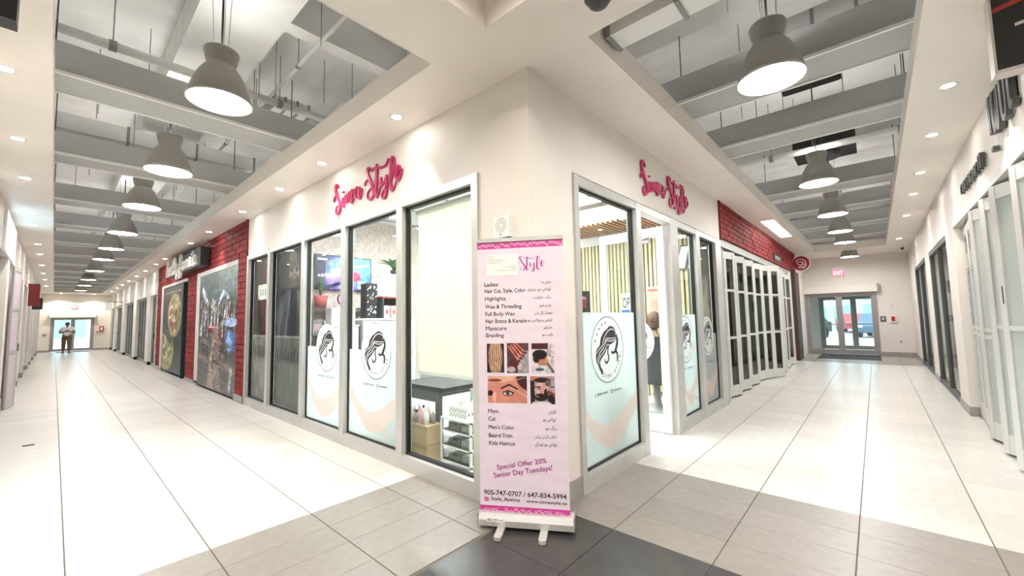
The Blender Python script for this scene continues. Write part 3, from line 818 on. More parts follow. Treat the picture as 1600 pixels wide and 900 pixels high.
MU = [(0.515, 0.570), (0.476, 0.568), (0.493, 0.571), (0.413, 0.570), (0.412, 0.573)]
for i, (e, f) in enumerate(MEN):
    z, u1 = MZ[i]
    q = MB(M_TEXT).text(G, e, 0.068 + 0.001 * i, z, u1 - 0.068, 0.030, 0.0012)
    if 'M' in e: q.text(G, e, 0.0692 + 0.001 * i, z, u1 - 0.068, 0.030, 0.0013)
    q.build('text_line', sheet)
    MB(M_TEXT).text(G, f, MU[i][0], z, MU[i][1] - MU[i][0], 0.032, 0.0012).build('text_line', sheet)
th = R(10)
Gr = Fr(G.p(0, 0), G.u * math.cos(th) + G.v * math.sin(th), -G.u * math.sin(th) + G.v * math.cos(th))
def rp(u, v): return (u * math.cos(th) + v * math.sin(th), -u * math.sin(th) + v * math.cos(th))
a, b = rp(0.132, 0.372 + 0.02)
MB(M_PURP).text(Gr, 'Special Offer 20%', a, b, 0.37, 0.046, 0.0012).build('text_line', sheet)
a, b = rp(0.108, 0.312 + 0.02)
MB(M_PURP).text(Gr, 'Senior Day Tuesdays!', a, b, 0.435, 0.048, 0.0012).build('text_line', sheet)
MB(M_TEXT).text(G, '905-747-0707 / 647-834-5994', 0.028, 0.222, 0.60, 0.036, 0.0012).build('text_line', sheet)
MB(M_TEXT).text(G, 'Style_Bysima', 0.08, 0.180, 0.215, 0.030, 0.0012).build('text_line', sheet)
MB(M_TEXT).text(G, 'www.simastyle.ca', 0.338, 0.178, 0.292, 0.028, 0.0012).build('text_line', sheet)
q = MB(M_MAG).fbox(G, 0.032, 0.178, 0.001, 0.062, 0.206, 0.0014); q.m(M_SHEET).ring(G, 0.047, 0.192, 0.006, 0.009, 0.0018, 16); q.build('social_icon', sheet)
# the five photographs
p = Paint(34, 54, (0.16, 0.12, 0.12))                                   # long wavy blonde hair
p.ell(0.5, 0.55, 0.42, 0.62, (0.66, 0.52, 0.42))
for i in range(11):
    x0 = 0.18 + 0.064 * i
    for j in range(4): p.line((x0 + 0.03 * (-1) ** j, 1 - 0.25 * j), (x0 + 0.03 * (-1) ** (j + 1), 0.75 - 0.25 * j), 0.018, (0.86, 0.74, 0.62) if i % 2 else (0.46, 0.32, 0.24), 0.8)
p.rect(0, 0, 0.06, 1, (0.1, 0.08, 0.08)).rect(0.92, 0, 1, 1, (0.1, 0.08, 0.08)).grain((8, 12), 0.15, 1)
p.build('photo_print', G, 0.065, 1.102, 0.130, 0.213, 0.0012, sheet)
p = Paint(40, 54, (0.30, 0.24, 0.28))                                   # hands with dark nails
p.rect(0.5, 0, 1, 0.75, (0.60, 0.58, 0.62)).ell(0.4, 0.8, 0.4, 0.25, (0.42, 0.20, 0.18))
for i in range(4):
    p.line((0.05 + 0.12 * i, 0.88 + 0.03 * i), (0.52 + 0.10 * i, 0.42 + 0.09 * i), 0.055, (0.50, 0.22, 0.20)).line((0.07 + 0.12 * i, 0.90 + 0.03 * i), (0.5 + 0.1 * i, 0.45 + 0.09 * i), 0.018, (0.86, 0.62, 0.56)).ell(0.56 + 0.1 * i, 0.40 + 0.09 * i, 0.05, 0.04, (0.25, 0.05, 0.09))
p.ell(0.32, 0.3, 0.22, 0.2, (0.36, 0.14, 0.16)).ell(0.2, 0.12, 0.2, 0.1, (0.75, 0.68, 0.68)).ell(0.6, 0.2, 0.12, 0.1, (0.85, 0.75, 0.76)).grain((8, 10), 0.2, 2)
p.build('photo_print', G, 0.218, 1.099, 0.161, 0.219, 0.0012, sheet)
p = Paint(42, 54, (0.82, 0.78, 0.80))                                   # boy in a barber's cape
p.rect(0, 0.80, 0.72, 1, (0.30, 0.13, 0.16)).rect(0.70, 0.6, 0.73, 1, (0.2, 0.18, 0.2)).line((0.85, 0.95), (0.82, 0.6), 0.012, (0.2, 0.2, 0.2)).line((0.75, 0.6), (0.97, 0.53), 0.012, (0.2, 0.2, 0.2)).line((0.9, 0.5), (0.88, 0.3), 0.012, (0.3, 0.3, 0.3))
p.ell(0.48, 0.40, 0.24, 0.20, (0.72, 0.48, 0.37)).ell(0.66, 0.36, 0.05, 0.04, (0.76, 0.52, 0.4)).ell(0.36, 0.62, 0.32, 0.16, (0.13, 0.08, 0.08)).ell(0.2, 0.48, 0.14, 0.14, (0.16, 0.10, 0.09)).ell(0.55, 0.45, 0.05, 0.015, (0.2, 0.1, 0.1))
p.ell(0.45, 0.08, 0.45, 0.18, (0.78, 0.79, 0.82)).ell(0.35, 0.12, 0.2, 0.05, (0.30, 0.32, 0.36)).line((0.7, 0.32), (0.95, 0.03), 0.05, (0.4, 0.35, 0.36)).grain((9, 10), 0.12, 3)
p.build('photo_print', G, 0.402, 1.100, 0.165, 0.216, 0.0012, sheet)
p = Paint(72, 48, (0.80, 0.53, 0.47))                                   # brow threading
p.ell(0.2, 0.95, 0.5, 0.2, (0.86, 0.66, 0.58)).ell(0.18, 0.84, 0.18, 0.06, (0.52, 0.27, 0.24)).ell(0.97, 0.8, 0.2, 0.35, (0.28, 0.14, 0.13), ang=0.4)
p.line((0.36, 0.55), (0.55, 0.68), 0.03, (0.22, 0.10, 0.09)).line((0.55, 0.68), (0.75, 0.52), 0.028, (0.22, 0.10, 0.09))
p.ell(0.52, 0.35, 0.14, 0.10, (0.45, 0.24, 0.22)).ell(0.51, 0.35, 0.11, 0.06, (0.80, 0.74, 0.72)).ell(0.51, 0.36, 0.05, 0.075, (0.30, 0.34, 0.34)).ell(0.51, 0.36, 0.022, 0.03, (0.03, 0.03, 0.03)).line((0.4, 0.40), (0.52, 0.46), 0.02, (0.15, 0.07, 0.07)).line((0.52, 0.46), (0.66, 0.38), 0.02, (0.15, 0.07, 0.07))
p.ell(0.06, 0.36, 0.09, 0.10, (0.20, 0.10, 0.10)).ell(0.17, 0.22, 0.05, 0.2, (0.90, 0.68, 0.62)).line((0.6, 0.6), (1.0, 0.22), 0.006, (0.95, 0.9, 0.85)).line((0.72, 0.85), (0.95, 0.95), 0.006, (0.9, 0.85, 0.8)).grain((8, 6), 0.06, 4)
p.build('photo_print', G, 0.068, 0.882, 0.294, 0.195, 0.0012, sheet)
p = Paint(44, 50, (0.62, 0.56, 0.60))                                   # bearded man in profile
p.rect(0, 0, 0.18, 1, (0.15, 0.13, 0.14)).ell(0.15, 0.95, 0.25, 0.12, (0.75, 0.45, 0.42)).ell(0.5, 0.58, 0.28, 0.30, (0.80, 0.64, 0.60)).ell(0.22, 0.52, 0.06, 0.06, (0.80, 0.64, 0.60)).ell(0.5, 0.86, 0.34, 0.09, (0.16, 0.11, 0.11)).ell(0.72, 0.76, 0.12, 0.12, (0.42, 0.34, 0.33))
p.ell(0.42, 0.24, 0.26, 0.14, (0.17, 0.11, 0.11)).ell(0.64, 0.36, 0.09, 0.2, (0.20, 0.13, 0.13)).ell(0.28, 0.27, 0.09, 0.03, (0.62, 0.36, 0.36)).line((0.22, 0.62), (0.42, 0.62), 0.02, (0.16, 0.1, 0.1)).ell(0.35, 0.56, 0.06, 0.02, (0.1, 0.08, 0.08)).ell(0.72, 0.52, 0.05, 0.08, (0.74, 0.52, 0.48))
p.ell(0.95, 0.2, 0.25, 0.2, (0.13, 0.11, 0.14)).line((0.75, 0.45), (1, 0.3), 0.05, (0.48, 0.2, 0.25)).ell(0.45, 0.03, 0.4, 0.06, (0.82, 0.82, 0.84)).rect(0.8, 0.6, 1, 0.63, (0.1, 0.1, 0.1)).grain((9, 9), 0.12, 5)
p.build('photo_print', G, 0.387, 0.879, 0.178, 0.198, 0.0012, sheet)
# stand
q = MB(M_ALU)
q.prism(Fr(G.p(-0.005, 0), -G.n, G.v), [(-0.05, 0.028), (0.09, 0.028), (0.10, 0.06), (0.075, 0.105), (0.02, 0.112), (-0.03, 0.112), (-0.052, 0.07)], 0, 0.68)
cas = q.build('base_cassette', ban)
for u in (-0.009, 0.675): MB(M_ALUD).fbox(G, u, 0.026, -0.102, u + 0.006, 0.115, 0.054).build('end_cap', cas)
q = MB(M_WHITE).fbox(G, 0.055, 0.060, 0.0505, 0.185, 0.088, 0.0535); q.m(M_INK).fbox(G, 0.065, 0.068, 0.0535, 0.10, 0.072, 0.0538).fbox(G, 0.065, 0.076, 0.0535, 0.09, 0.080, 0.0538); q.m(M_MAG).fbox(G, 0.108, 0.072, 0.0535, 0.14, 0.078, 0.0538); q.m(M_INK).fbox(G, 0.148, 0.069, 0.0535, 0.18, 0.073, 0.0538)
q.build('maker_sticker', cas)
MB(M_ALU).fbox(G, -0.004, 2.078, -0.012, 0.656, 2.108, 0.010).build('top_rail', ban)
for u in (0.165, 0.47):
    q = MB(M_ALU); P = []
    S = [(-0.028, -0.05), (0.028, -0.05)]
    K = Fr(G.p(u, 0.0), G.u, G.n)
    prof = [(-0.026, -0.10), (0.026, -0.10), (0.026, 0.17)] + [(0.026 * math.cos(R(a)), 0.17 + 0.026 * math.sin(R(a))) for a in range(15, 180, 15)] + [(-0.026, 0.17)]
    q.prism(K, prof, -0.003, -0.028) if K.n.z < 0 else q.prism(K, prof, 0.003, 0.028)
    q.build('foot', ban)
MB(M_ALUD).cyl(G.p(0.325, 0.05, -0.03), G.p(0.325, 2.08, -0.012), 0.008, n=8).build('support_pole', ban)

# ================================================================ SALON INTERIOR
M_VINYL = mat('salon_floor', (0.80, 0.80, 0.78), 0.3, vary=0.04, scale=4)
M_PAPER = mat('mottled_wallpaper', (0.66, 0.56, 0.51), 0.7, vary=0.28, scale=22)
M_SLAT = mat('pale_yellow_wood', (0.74, 0.60, 0.33), 0.5, vary=0.15, scale=5, stretch=(1, 1, 0.1), objvar=0.12)
M_SLATB = mat('brown_wood', (0.42, 0.24, 0.15), 0.5, vary=0.2, scale=5, objvar=0.15)
M_CARD = mat('cardboard', (0.55, 0.38, 0.23), 0.8, vary=0.05, scale=6)
M_GREEN = mat('leaf_green', (0.06, 0.16, 0.05), 0.5, vary=0.3, scale=9)
M_TERRA = mat('red_pot', (0.45, 0.08, 0.07), 0.5)
M_CLEARP = glass('clear_plastic', (0.80, 0.82, 0.82), 1.0)
M_PINKB = mat('pink_plastic', (0.72, 0.42, 0.45), 0.35)
M_LEATH = mat('black_leather', (0.018, 0.018, 0.02), 0.4)
struct(MB(M_VINYL).box((-8.85, 2.5, -0.04), (-2.101, 7.65, 0.0)).build('floor_salon'))
struct(MB(M_PAPER).box((-8.95, 2.55, 0), (-8.80, 7.7, 3.9)).build('wall_salon_left'))
struct(MB(M_WHITE).box((-8.9, 7.6, 0), (-2.08, 7.75, 3.9)).build('wall_salon_back'))
struct(MB(M_WHITE).box((-8.95, 2.5, 3.85), (-2.03, 7.75, 3.95)).build('ceiling_salon'))
struct(MB(M_WHITE).box((-5.35, 7.0, 0), (-5.0, 7.6, 3.85)).build('wall_salon_pier'))
struct(MB(M_WHITE).box((-8.85, 2.66, 2.80), (-2.6, 2.70, 3.85)).box((-2.16, 2.7, 2.80), (-2.12, 7.6, 3.85)).build('wall_salon_bulkhead'))
# slatted wood wall
sw = struct(MB(M_DGREY).box((-5.0, 7.57, 0.0), (-2.12, 7.60, 3.0)).build('wall_slatted'))
sl = MB(M_SLAT).box((-0.024, -0.03, 0), (0.024, 0.0, 2.98)).mesh('slat')
for i in range(35):
    o = bpy.data.objects.new('slat', sl); COL.objects.link(o); o.parent = sw; o.location = (-4.96 + 0.082 * i, 7.57, 0.01)
cw = struct(MB(M_SLATB).box((-4.7, 6.55, 3.22), (-2.5, 7.57, 3.50)).build('ceiling_canopy'))
sb = MB(M_SLATB).box((-0.03, -0.5, -0.03), (0.03, 0.5, 0)).mesh('slat')
for i in range(22):
    o = bpy.data.objects.new('slat', sb); COL.objects.link(o); o.parent = cw; o.location = (-4.65 + 0.1 * i, 7.06, 3.22)
# strip fittings that light the salon
for i, (x, y) in enumerate([(-3.2, 4.0), (-3.2, 5.9), (-5.0, 3.6), (-5.0, 5.4), (-6.8, 3.6), (-6.8, 5.4), (-4.2, 6.4)]):
    t = thing('ceiling_light', ['white panel light over the salon chair nearest the corner', 'white panel light by the open salon door', 'white panel light behind the second salon pane', 'white panel light in the middle of the salon', 'white panel light before the television', 'white panel light at the back left of the salon', 'white panel light before the slatted canopy'][i], 'light', (x, y, 3.60), 'salon panel lights')
    MB(M_WHITE).box((-0.62, -0.17, 0.01), (0.62, 0.17, 0.06)).build('housing', t)
    MB(M_GLOWS).box((-0.6, -0.15, 0.0), (0.6, 0.15, 0.012)).build('diffuser', t)
    for s in (-0.5, 0.5): MB(M_GREY).cyl((s, 0, 0.06), (s, 0, 0.25), 0.006, n=6).build('hanger', t)
# pipes and ducts under the salon ceiling, dark against white
q = MB(M_GREY)
for i in range(5): q.cyl((-8.7, 2.9 + 0.9 * i, 3.72), (-2.3, 2.9 + 0.9 * i, 3.72), 0.022, n=6)
for i in range(6): q.cyl((-8.2 + 1.1 * i, 2.8, 3.78), (-8.2 + 1.1 * i, 7.4, 3.78), 0.014, n=6)
tag(q.build('ceiling_conduit'), 'thin grey conduit grid under the white salon ceiling', 'conduit')

# open door leaf, hinged on the far jamb, folded back into the salon
hd = Vector((-2.0, 5.24, 0)); fe = Vector((-2.96, 5.30, 0)); du = (hd - fe).normalized(); LW = (hd - fe).length
d1 = hold('door_1')
D = Fr(fe, du); DN = D.n
q = MB(M_WHITE)
q.fbox(D, 0, 0.02, -0.022, 0.10, 2.66, 0.022).fbox(D, LW - 0.10, 0.02, -0.022, LW, 2.66, 0.022).fbox(D, 0.10, 2.54, -0.022, LW - 0.10, 2.66, 0.022).fbox(D, 0.10, 0.02, -0.022, LW - 0.10, 0.22, 0.022)
q.build('door_frame', d1)
MB(M_GLASS).fbox(D, 0.10, 0.22, -0.003, LW - 0.10, 2.54, 0.003).build('glass_pane', d1)
MB(M_FILM).fbox(D, 0.11, 0.23, 0.004, 0.64, 1.46, 0.005).build('frosted_film', d1)
logo(D, 0.46, 1.17, 0.32, 0.006, d1)
q = MB(M_ALUD).fbox(D, 0.50, 2.47, 0.022, 0.78, 2.53, 0.06).cyl(D.p(0.55, 2.5, 0.06), D.p(0.95, 2.56, 0.10), 0.01, n=6); q.build('door_closer', d1)
q = MB(M_ALU).cyl(D.p(0.05, 0.85, 0.06), D.p(0.05, 1.35, 0.06), 0.014, n=8).cyl(D.p(0.05, 0.88, 0.02), D.p(0.05, 0.88, 0.06), 0.01, n=6).cyl(D.p(0.05, 1.32, 0.02), D.p(0.05, 1.32, 0.06), 0.01, n=6); q.build('pull_handle', d1)
# OPEN sign hung on the leaf
s = thing('open_sign', 'white OPEN sign with blue band hanging on the open salon door', 'sign', D.p(0.33, 1.48, 0.026))
G = Fr((0, 0, 0), D.u)
MB(M_WHITE).fbox(G, 0, 0, 0, 0.25, 0.34, 0.005).build('plate', s)
MB(mat('navy_print', (0.02, 0.03, 0.08), 0.5)).text(G, 'OPEN', 0.015, 0.13, 0.22, 0.15, 0.006).build('lettering', s)
q = MB(mat('blue_print', (0.03, 0.18, 0.42), 0.5)).fbox(G, 0.0, 0.055, 0.005, 0.25, 0.11, 0.0055); q.m(M_INK).text(G, 'HOURS', 0.03, 0.01, 0.19, 0.03, 0.006); q.build('blue_band', s)

# television on the wallpapered end wall
TVF = Fr((-8.80, 3.59, 2.18), (0, 1, 0))
t = thing('television', 'wall television with blue and violet picture on mottled salon wall', 'television', (-8.79, 3.59, 2.18))
G = Fr((0, 0, 0), (0, 1, 0))
MB(M_BLACK).fbox(G, 0, 0, 0.03, 1.28, 0.76, 0.075).build('casing', t)
MB(M_BLACK).fbox(G, 0.4, 0.2, 0, 0.9, 0.55, 0.03).build('wall_bracket', t)
p = Paint(90, 54, (0.24, 0.27, 0.50))
p.rect(0, 0, 0.22, 1, (0.12, 0.13, 0.22)).ell(0.75, 0.7, 0.4, 0.5, (0.36, 0.58, 0.80), 0.6).ell(0.45, 0.3, 0.3, 0.3, (0.48, 0.42, 0.72), 0.6).line((0.2, 0.06), (0.75, 0.38), 0.05, (0.14, 0.13, 0.24)).ell(0.72, 0.42, 0.08, 0.16, (0.60, 0.22, 0.32)).rect(0.75, 0.05, 0.9, 0.3, (0.55, 0.68, 0.86))
p.line((0.30, 0.55), (0.62, 0.70), 0.035, (0.80, 0.90, 0.98)).line((0.42, 0.85), (0.50, 0.62), 0.02, (0.8, 0.9, 0.98)).line((0.68, 0.72), (0.95, 0.80), 0.03, (0.75, 0.9, 0.98)).rect(0.03, 0.85, 0.2, 0.92, (0.6, 0.7, 0.85))
for i in range(7): p.rect(0.04 + 0.055 * i, 0.36 + 0.012 * i, 0.075 + 0.055 * i, 0.43 + 0.012 * i, (0.85, 0.9, 1.0))
p.grain((20, 12), 0.25, 9)
p.build('screen', G, 0.02, 0.02, 1.24, 0.72, 0.077, t, 0.3, 0.9)

# long dark counter of cabinets under the television
def cabinet(x0, y0, x1, y1, h, label, m=M_DGREY, doors=2):
    t = thing('cabinet', label, 'cabinet', (x0, y0, 0))
    a, b = x1 - x0, y1 - y0
    MB(m).box((0, 0, 0.06), (a, b, h - 0.03)).build('carcass', t)
    MB(M_WHITE).box((-0.01, -0.01, h - 0.03), (a + 0.02, b + 0.01, h)).build('top', t)
    MB(M_BLACK).box((0.02, 0.02, 0), (a - 0.05, b - 0.02, 0.06)).build('plinth', t)
    for i in range(doors):
        d = MB(M_WHITE).box((a, b * i / doors + 0.01, 0.08), (a + 0.018, b * (i + 1) / doors - 0.01, h - 0.05)).build('door', t)
        MB(M_ALU).box((a + 0.018, b * (i + 0.85) / doors, h * 0.5), (a + 0.035, b * (i + 0.88) / doors, h * 0.65)).build('handle', d)
    return t
# tall shelf unit holding small goods (seen over the frosted film)
sh = thing('shelf_unit', 'dark open shelf unit with packets below the television', 'shelf', (-8.75, 3.05, 0))
q = MB(M_DGREY)
for y in (0, 1.0, 1.9): MB(M_DGREY).box((0, y, 0), (0.35, y + 0.03, 1.79)).build('upright', sh)
for z in (0.1, 0.65, 1.2, 1.76): MB(M_DGREY).box((0, 0.03, z), (0.35, 1.9, z + 0.03)).build('shelf_board', sh)
r = random.Random(11); n = 0
NAMES = {0: 'white', 1: 'grey', 2: 'pink', 3: 'black'}
PM = [M_WHITE, M_GREY, M_PINKB, M_BLACK]
for zi, z in enumerate((0.68, 1.23)):
    y = 3.10
    for k in range(8):
        c = r.choice([0, 0, 1, 2, 0]); hh = r.uniform(0.25, 0.42); ww = r.uniform(0.12, 0.2)
        if y + ww > 4.9 or (y < 4.09 and y + ww > 4.04): y = 4.1
        o = thing('hanging_packet', '%s packet, %s from the left on the %s shelf of the dark unit' % (NAMES[c], ['first', 'second', 'third', 'fourth', 'fifth', 'sixth', 'seventh', 'eighth'][k], ['lower', 'upper'][zi]), 'packet', (-8.60, y, z + 0.003), 'packets on the dark shelf unit')
        MB(PM[c]).box((0, 0, 0), (0.06, ww, hh)).build('pouch', o); MB(PM[(c + 1) % 4]).box((0.06, 0.02, hh * 0.3), (0.062, ww - 0.02, hh * 0.7)).build('print', o)
        y += ww + 0.04
def plant(name, label, loc, pot_m, pot_r, pot_h, n, L, spread, up, wdt, bushy=False):
    t = thing(name, label, 'plant', loc)
    MB(pot_m).lathe([(0, 0), (pot_r * 0.75, 0), (pot_r, pot_h), (pot_r * 0.9, pot_h), (pot_r * 0.88, pot_h - 0.02), (0, pot_h - 0.02)], (0, 0, 0), 18).build('pot', t, True)
    r = random.Random(len(label))
    for i in range(n):
        a = r.uniform(0, 6.28); q = MB(M_GREEN); s = r.uniform(0.6, 1.0) * L; k = r.uniform(0.3, 1) * spread
        c, sn = math.cos(a), math.sin(a); P = []
        for j in range(6):
            f = j / 5; wv = wdt * math.sin(math.pi * (0.15 + 0.85 * f) ** 0.8) + 0.001
            rr = k * f ** 1.5; z = pot_h - 0.03 + s * up * f - (0.5 * s * f * f if bushy else 0)
            P.append(((rr * c - wv * sn, rr * sn + wv * c, z), (rr * c + wv * sn, rr * sn - wv * c, z)))
        b = q.pts([x for ab in P for x in ab])
        for j in range(5): q.face((b + 2 * j, b + 2 * j + 1, b + 2 * j + 3, b + 2 * j + 2))
        q.build('leaf', t)
    return t
plant('snake_plant', 'upright green plant in a red pot on the dark shelf unit', (-8.58, 3.66, 1.79), M_TERRA, 0.14, 0.26, 14, 0.48, 0.14, 1.0, 0.03)
# black decorated column cabinet, white storage box and trailing plant nearer the glass
cabinet(-7.45, 3.72, -6.95, 4.85, 1.55, 'grey cabinet with white doors behind the second salon pane', M_GREY, 2)
t = thing('display_tower', 'tall black tower with white flecks standing on the grey salon cabinet', 'tower', (-7.2, 3.98, 1.55))
MB(M_BLACK).box((-0.11, -0.11, 0), (0.11, 0.11, 0.66)).build('body', t)
q = MB(M_WHITE); r = random.Random(5)
for i in range(26):
    y = r.uniform(-0.1, 0.08); z = r.uniform(0.02, 0.6)
    q.prism(Fr((0.11, 0, 0), (0, 1, 0)), [(y, z), (y + 0.02, z + 0.01), (y + 0.035, z + 0.045), (y + 0.012, z + 0.03)], 0, 0.002)
q.build('fleck', t)
t = thing('storage_box', 'large plain white storage box on the grey salon cabinet', 'box', (-7.2, 4.42, 1.97))
MB(M_WHITE).box((-0.17, -0.24, 0), (0.17, 0.30, 0.40)).build('body', t); MB(M_WHITE).box((-0.18, -0.25, 0.40), (0.18, 0.31, 0.44)).build('lid', t)
t = thing('box_riser', 'dark red riser shelf with packets carrying the white storage box', 'shelf', (-7.2, 4.42, 1.55))
MB(M_TERRA).box((-0.18, -0.25, 0.39), (0.18, 0.31, 0.42)).build('board', t)
for y in (-0.24, 0.29): MB(M_DGREY).box((-0.17, y, 0), (0.17, y + 0.02, 0.39)).build('side', t)
MB(M_DGREY).box((-0.17, -0.22, 0), (-0.15, 0.29, 0.39)).build('back', t)
for k in range(3):
    o = thing('gift_packet', ['left white packet under the storage box', 'middle pink packet under the storage box', 'right pink packet under the storage box'][k], 'packet', (-7.05, 4.26 + 0.15 * k, 1.55), 'packets under the storage box')
    MB([M_WHITE, M_PINKB, M_PINKB][k]).box((-0.03, -0.055, 0), (0.03, 0.055, 0.24)).build('pouch', o); MB(M_TERRA).box((0.03, -0.03, 0.08), (0.032, 0.03, 0.16)).build('print', o)
plant('trailing_plant', 'bushy green plant on top of the white storage box', (-7.2, 4.55, 2.41), M_BLACK, 0.10, 0.10, 70, 0.62, 0.44, 0.9, 0.06, True)
t = thing('neon_sign', 'small round pink sign standing before the television', 'sign', (-7.3, 3.55, 1.75))
G = Fr((0, 0, 0), (0, 1, 0))
MB(M_BLACK).prism(G, [(0.14 * math.cos(i * 0.314), 0.16 + 0.14 * math.sin(i * 0.314)) for i in range(20)], 0, 0.02).build('backing', t)
MB(emit('pink_neon', (1.0, 0.1, 0.3), 2.5)).ring(G, 0, 0.16, 0.085, 0.115, 0.024, 30).ring(G, 0.0, 0.16, 0.03, 0.05, 0.024, 20).build('tube', t)
MB(M_BLACK).box((-0.04, -0.05, 0), (0.05, 0.05, 0.025)).build('stand', t)
t = thing('white_carton', 'white carton below the round pink sign', 'box', (-7.3, 3.46, 1.444))
MB(M_WHITE).box((-0.12, -0.2, 0), (0.12, 0.24, 0.28)).build('body', t); MB(M_WHITE).box((-0.125, -0.205, 0.28), (0.125, 0.245, 0.30)).build('lid', t)
cabinet(-7.5, 3.2, -7.05, 3.70, 1.44, 'narrow grey cabinet under the white carton', M_CARD, 1)
cabinet(-6.9, 4.95, -6.4, 6.4, 1.25, 'low grey cabinet at the back of the salon', M_GREY, 3)

# ---- things under the blind by the corner
t = thing('work_table', 'black metal work table behind the corner pane', 'table', (-4.45, 2.86, 0))
MB(M_BLACK).box((0, 0, 0.70), (0.88, 0.6, 0.75)).build('table_top', t)
for x, y in ((0.06, 0.02), (0.74, 0.02), (0.82, 0.55), (0.06, 0.55)): MB(M_DGREY).box((x - 0.035, y, 0), (x + 0.035, y + 0.05, 0.70)).build('leg', t)
MB(M_DGREY).box((0.1, 0.02, 0.58), (0.7, 0.04, 0.70)).build('apron', t)
for k, (z, h) in enumerate([(0.0, 0.19), (0.19, 0.20)]):
    t = thing('cardboard_box', ['lower brown cardboard box on the salon floor by the corner pane', 'upper brown cardboard box with bottles standing on it'][k], 'box', (-3.83, 2.67, z), 'cardboard boxes behind the corner pane')
    MB(M_CARD).box((-0.30, -0.03, 0), (0.26, 0.17, h - 0.004)).build('body', t)
    MB(mat('box_tape', (0.42, 0.28, 0.16), 0.3)).box((-0.30, -0.0315, h * 0.75), (0.26, -0.03, h * 0.95)).build('tape', t)
r = random.Random(2)
for k in range(12):
    m = [M_PINKB, M_WHITE, M_PINKB, M_GREY][k % 4]; i, j = k % 6, k // 6
    o = thing('bottle', '%s bottle, %s in the %s row on the cardboard boxes' % (['pink', 'white', 'pink', 'grey'][k % 4], ['first', 'second', 'third', 'fourth', 'fifth', 'sixth'][i], ['front', 'back'][j]), 'bottle', (-4.08 + 0.085 * i, 2.69 + 0.09 * j, 0.386), 'bottles on the cardboard boxes')
    h = r.uniform(0.13, 0.2)
    MB(m).lathe([(0, 0), (0.03, 0), (0.03, h * 0.65), (0.012, h * 0.75), (0.012, h * 0.85)], (0, 0, 0), 10).build('body', o, True)
    MB(M_BLACK if k % 3 == 0 else M_WHITE).lathe([(0.014, h * 0.83), (0.014, h), (0, h)], (0, 0, 0), 8).build('cap', o)
t = thing('drawer_cart', 'white three-drawer storage cart with clear drawers by the corner pane', 'cart', (-3.44, 2.72, 0))
for x in (0.0, 0.44):
    for y in (0.0, 0.30): MB(M_WHITE).box((x - 0.012, y, 0), (x + 0.012, y + 0.024, 0.50)).build('leg', t)
for z in (0.06, 0.21, 0.36, 0.48): MB(M_WHITE).box((-0.012, 0, z), (0.452, 0.324, z + 0.015)).build('tray_frame', t)
for k, z in enumerate((0.075, 0.225, 0.375)):
    q = MB(M_CLEARP).box((0.02, 0.005, z), (0.42, 0.010, z + 0.10)).box((0.02, 0.31, z), (0.42, 0.315, z + 0.10)).box((0.02, 0.01, z), (0.025, 0.31, z + 0.1)).box((0.415, 0.01, z), (0.42, 0.31, z + 0.1)).box((0.02, 0.01, z), (0.42, 0.31, z + 0.004))
    d = q.build('drawer', t)
    q = MB(M_GREY).box((0.06, 0.05, z + 0.005), (0.24, 0.25, z + 0.05 + 0.01 * k)); q.m(M_WHITE).box((0.26, 0.05, z + 0.005), (0.38, 0.2, z + 0.06)); q.build('content', d)
    MB(M_BLACK).box((0.19, -0.004, z + 0.07), (0.25, 0.004, z + 0.09)).build('handle', d)
t = thing('tissue_box', 'patterned tissue box on top of the white drawer cart', 'box', (-3.26, 2.86, 0.496))
MB(M_WHITE).box((-0.14, -0.07, 0), (0.14, 0.07, 0.11)).build('carton', t)
q = MB(M_DGREY)
G = Fr((0, -0.07, 0), (1, 0, 0))
for i in range(6):
    for j in range(2):
        u, v = -0.13 + 0.045 * i, 0.01 + 0.048 * j
        q.prism(G, [(u, v), (u + 0.018, v), (u + 0.009, v + 0.018)], 0, 0.001); q.prism(G, [(u + 0.022, v + 0.03), (u + 0.04, v + 0.03), (u + 0.031, v + 0.012)], 0, 0.001)
G = Fr((0.14, 0, 0), (0, 1, 0))
for i in range(3): q.prism(G, [(-0.05 + 0.045 * i, 0.03), (-0.03 + 0.045 * i, 0.03), (-0.04 + 0.045 * i, 0.07)], 0, 0.001)
q.build('triangle_print', t)
q = MB(M_WHITE)
q.lathe([(0.05, 0.11), (0.045, 0.14), (0.06, 0.17), (0.03, 0.20), (0.01, 0.21)], (0, 0, 0), 7).build('tissue', t)
t = thing('soap_bottle', 'clear bottle with pale blue label behind the tissue box', 'bottle', (-3.15, 3.02, 0.75))
t.location = (-3.22, 2.98, 0.496)
MB(M_WHITE).lathe([(0, 0), (0.035, 0), (0.035, 0.13), (0.012, 0.16), (0.012, 0.2), (0, 0.2)], (0, 0, 0), 12).build('body', t, True)
MB(mat('pale_blue', (0.35, 0.6, 0.72), 0.4)).lathe([(0.013, 0.2), (0.028, 0.2), (0.012, 0.25), (0, 0.25)], (0, 0, 0), 10).build('cap', t)
t = thing('white_cabinet', 'plain white drawer cabinet behind the white cart', 'cabinet', (-3.2, 3.6, 0))
MB(M_WHITE).box((-0.75, 0, 0), (0.95, 0.5, 0.95)).build('carcass', t)
for k in range(3): d = MB(M_WHITE).box((-0.74, -0.02, 0.04 + 0.3 * k), (0.94, 0, 0.32 + 0.3 * k)).build('drawer', t); MB(M_DGREY).box((0.0, -0.035, 0.17 + 0.3 * k), (0.2, -0.02, 0.19 + 0.3 * k)).build('handle', d)

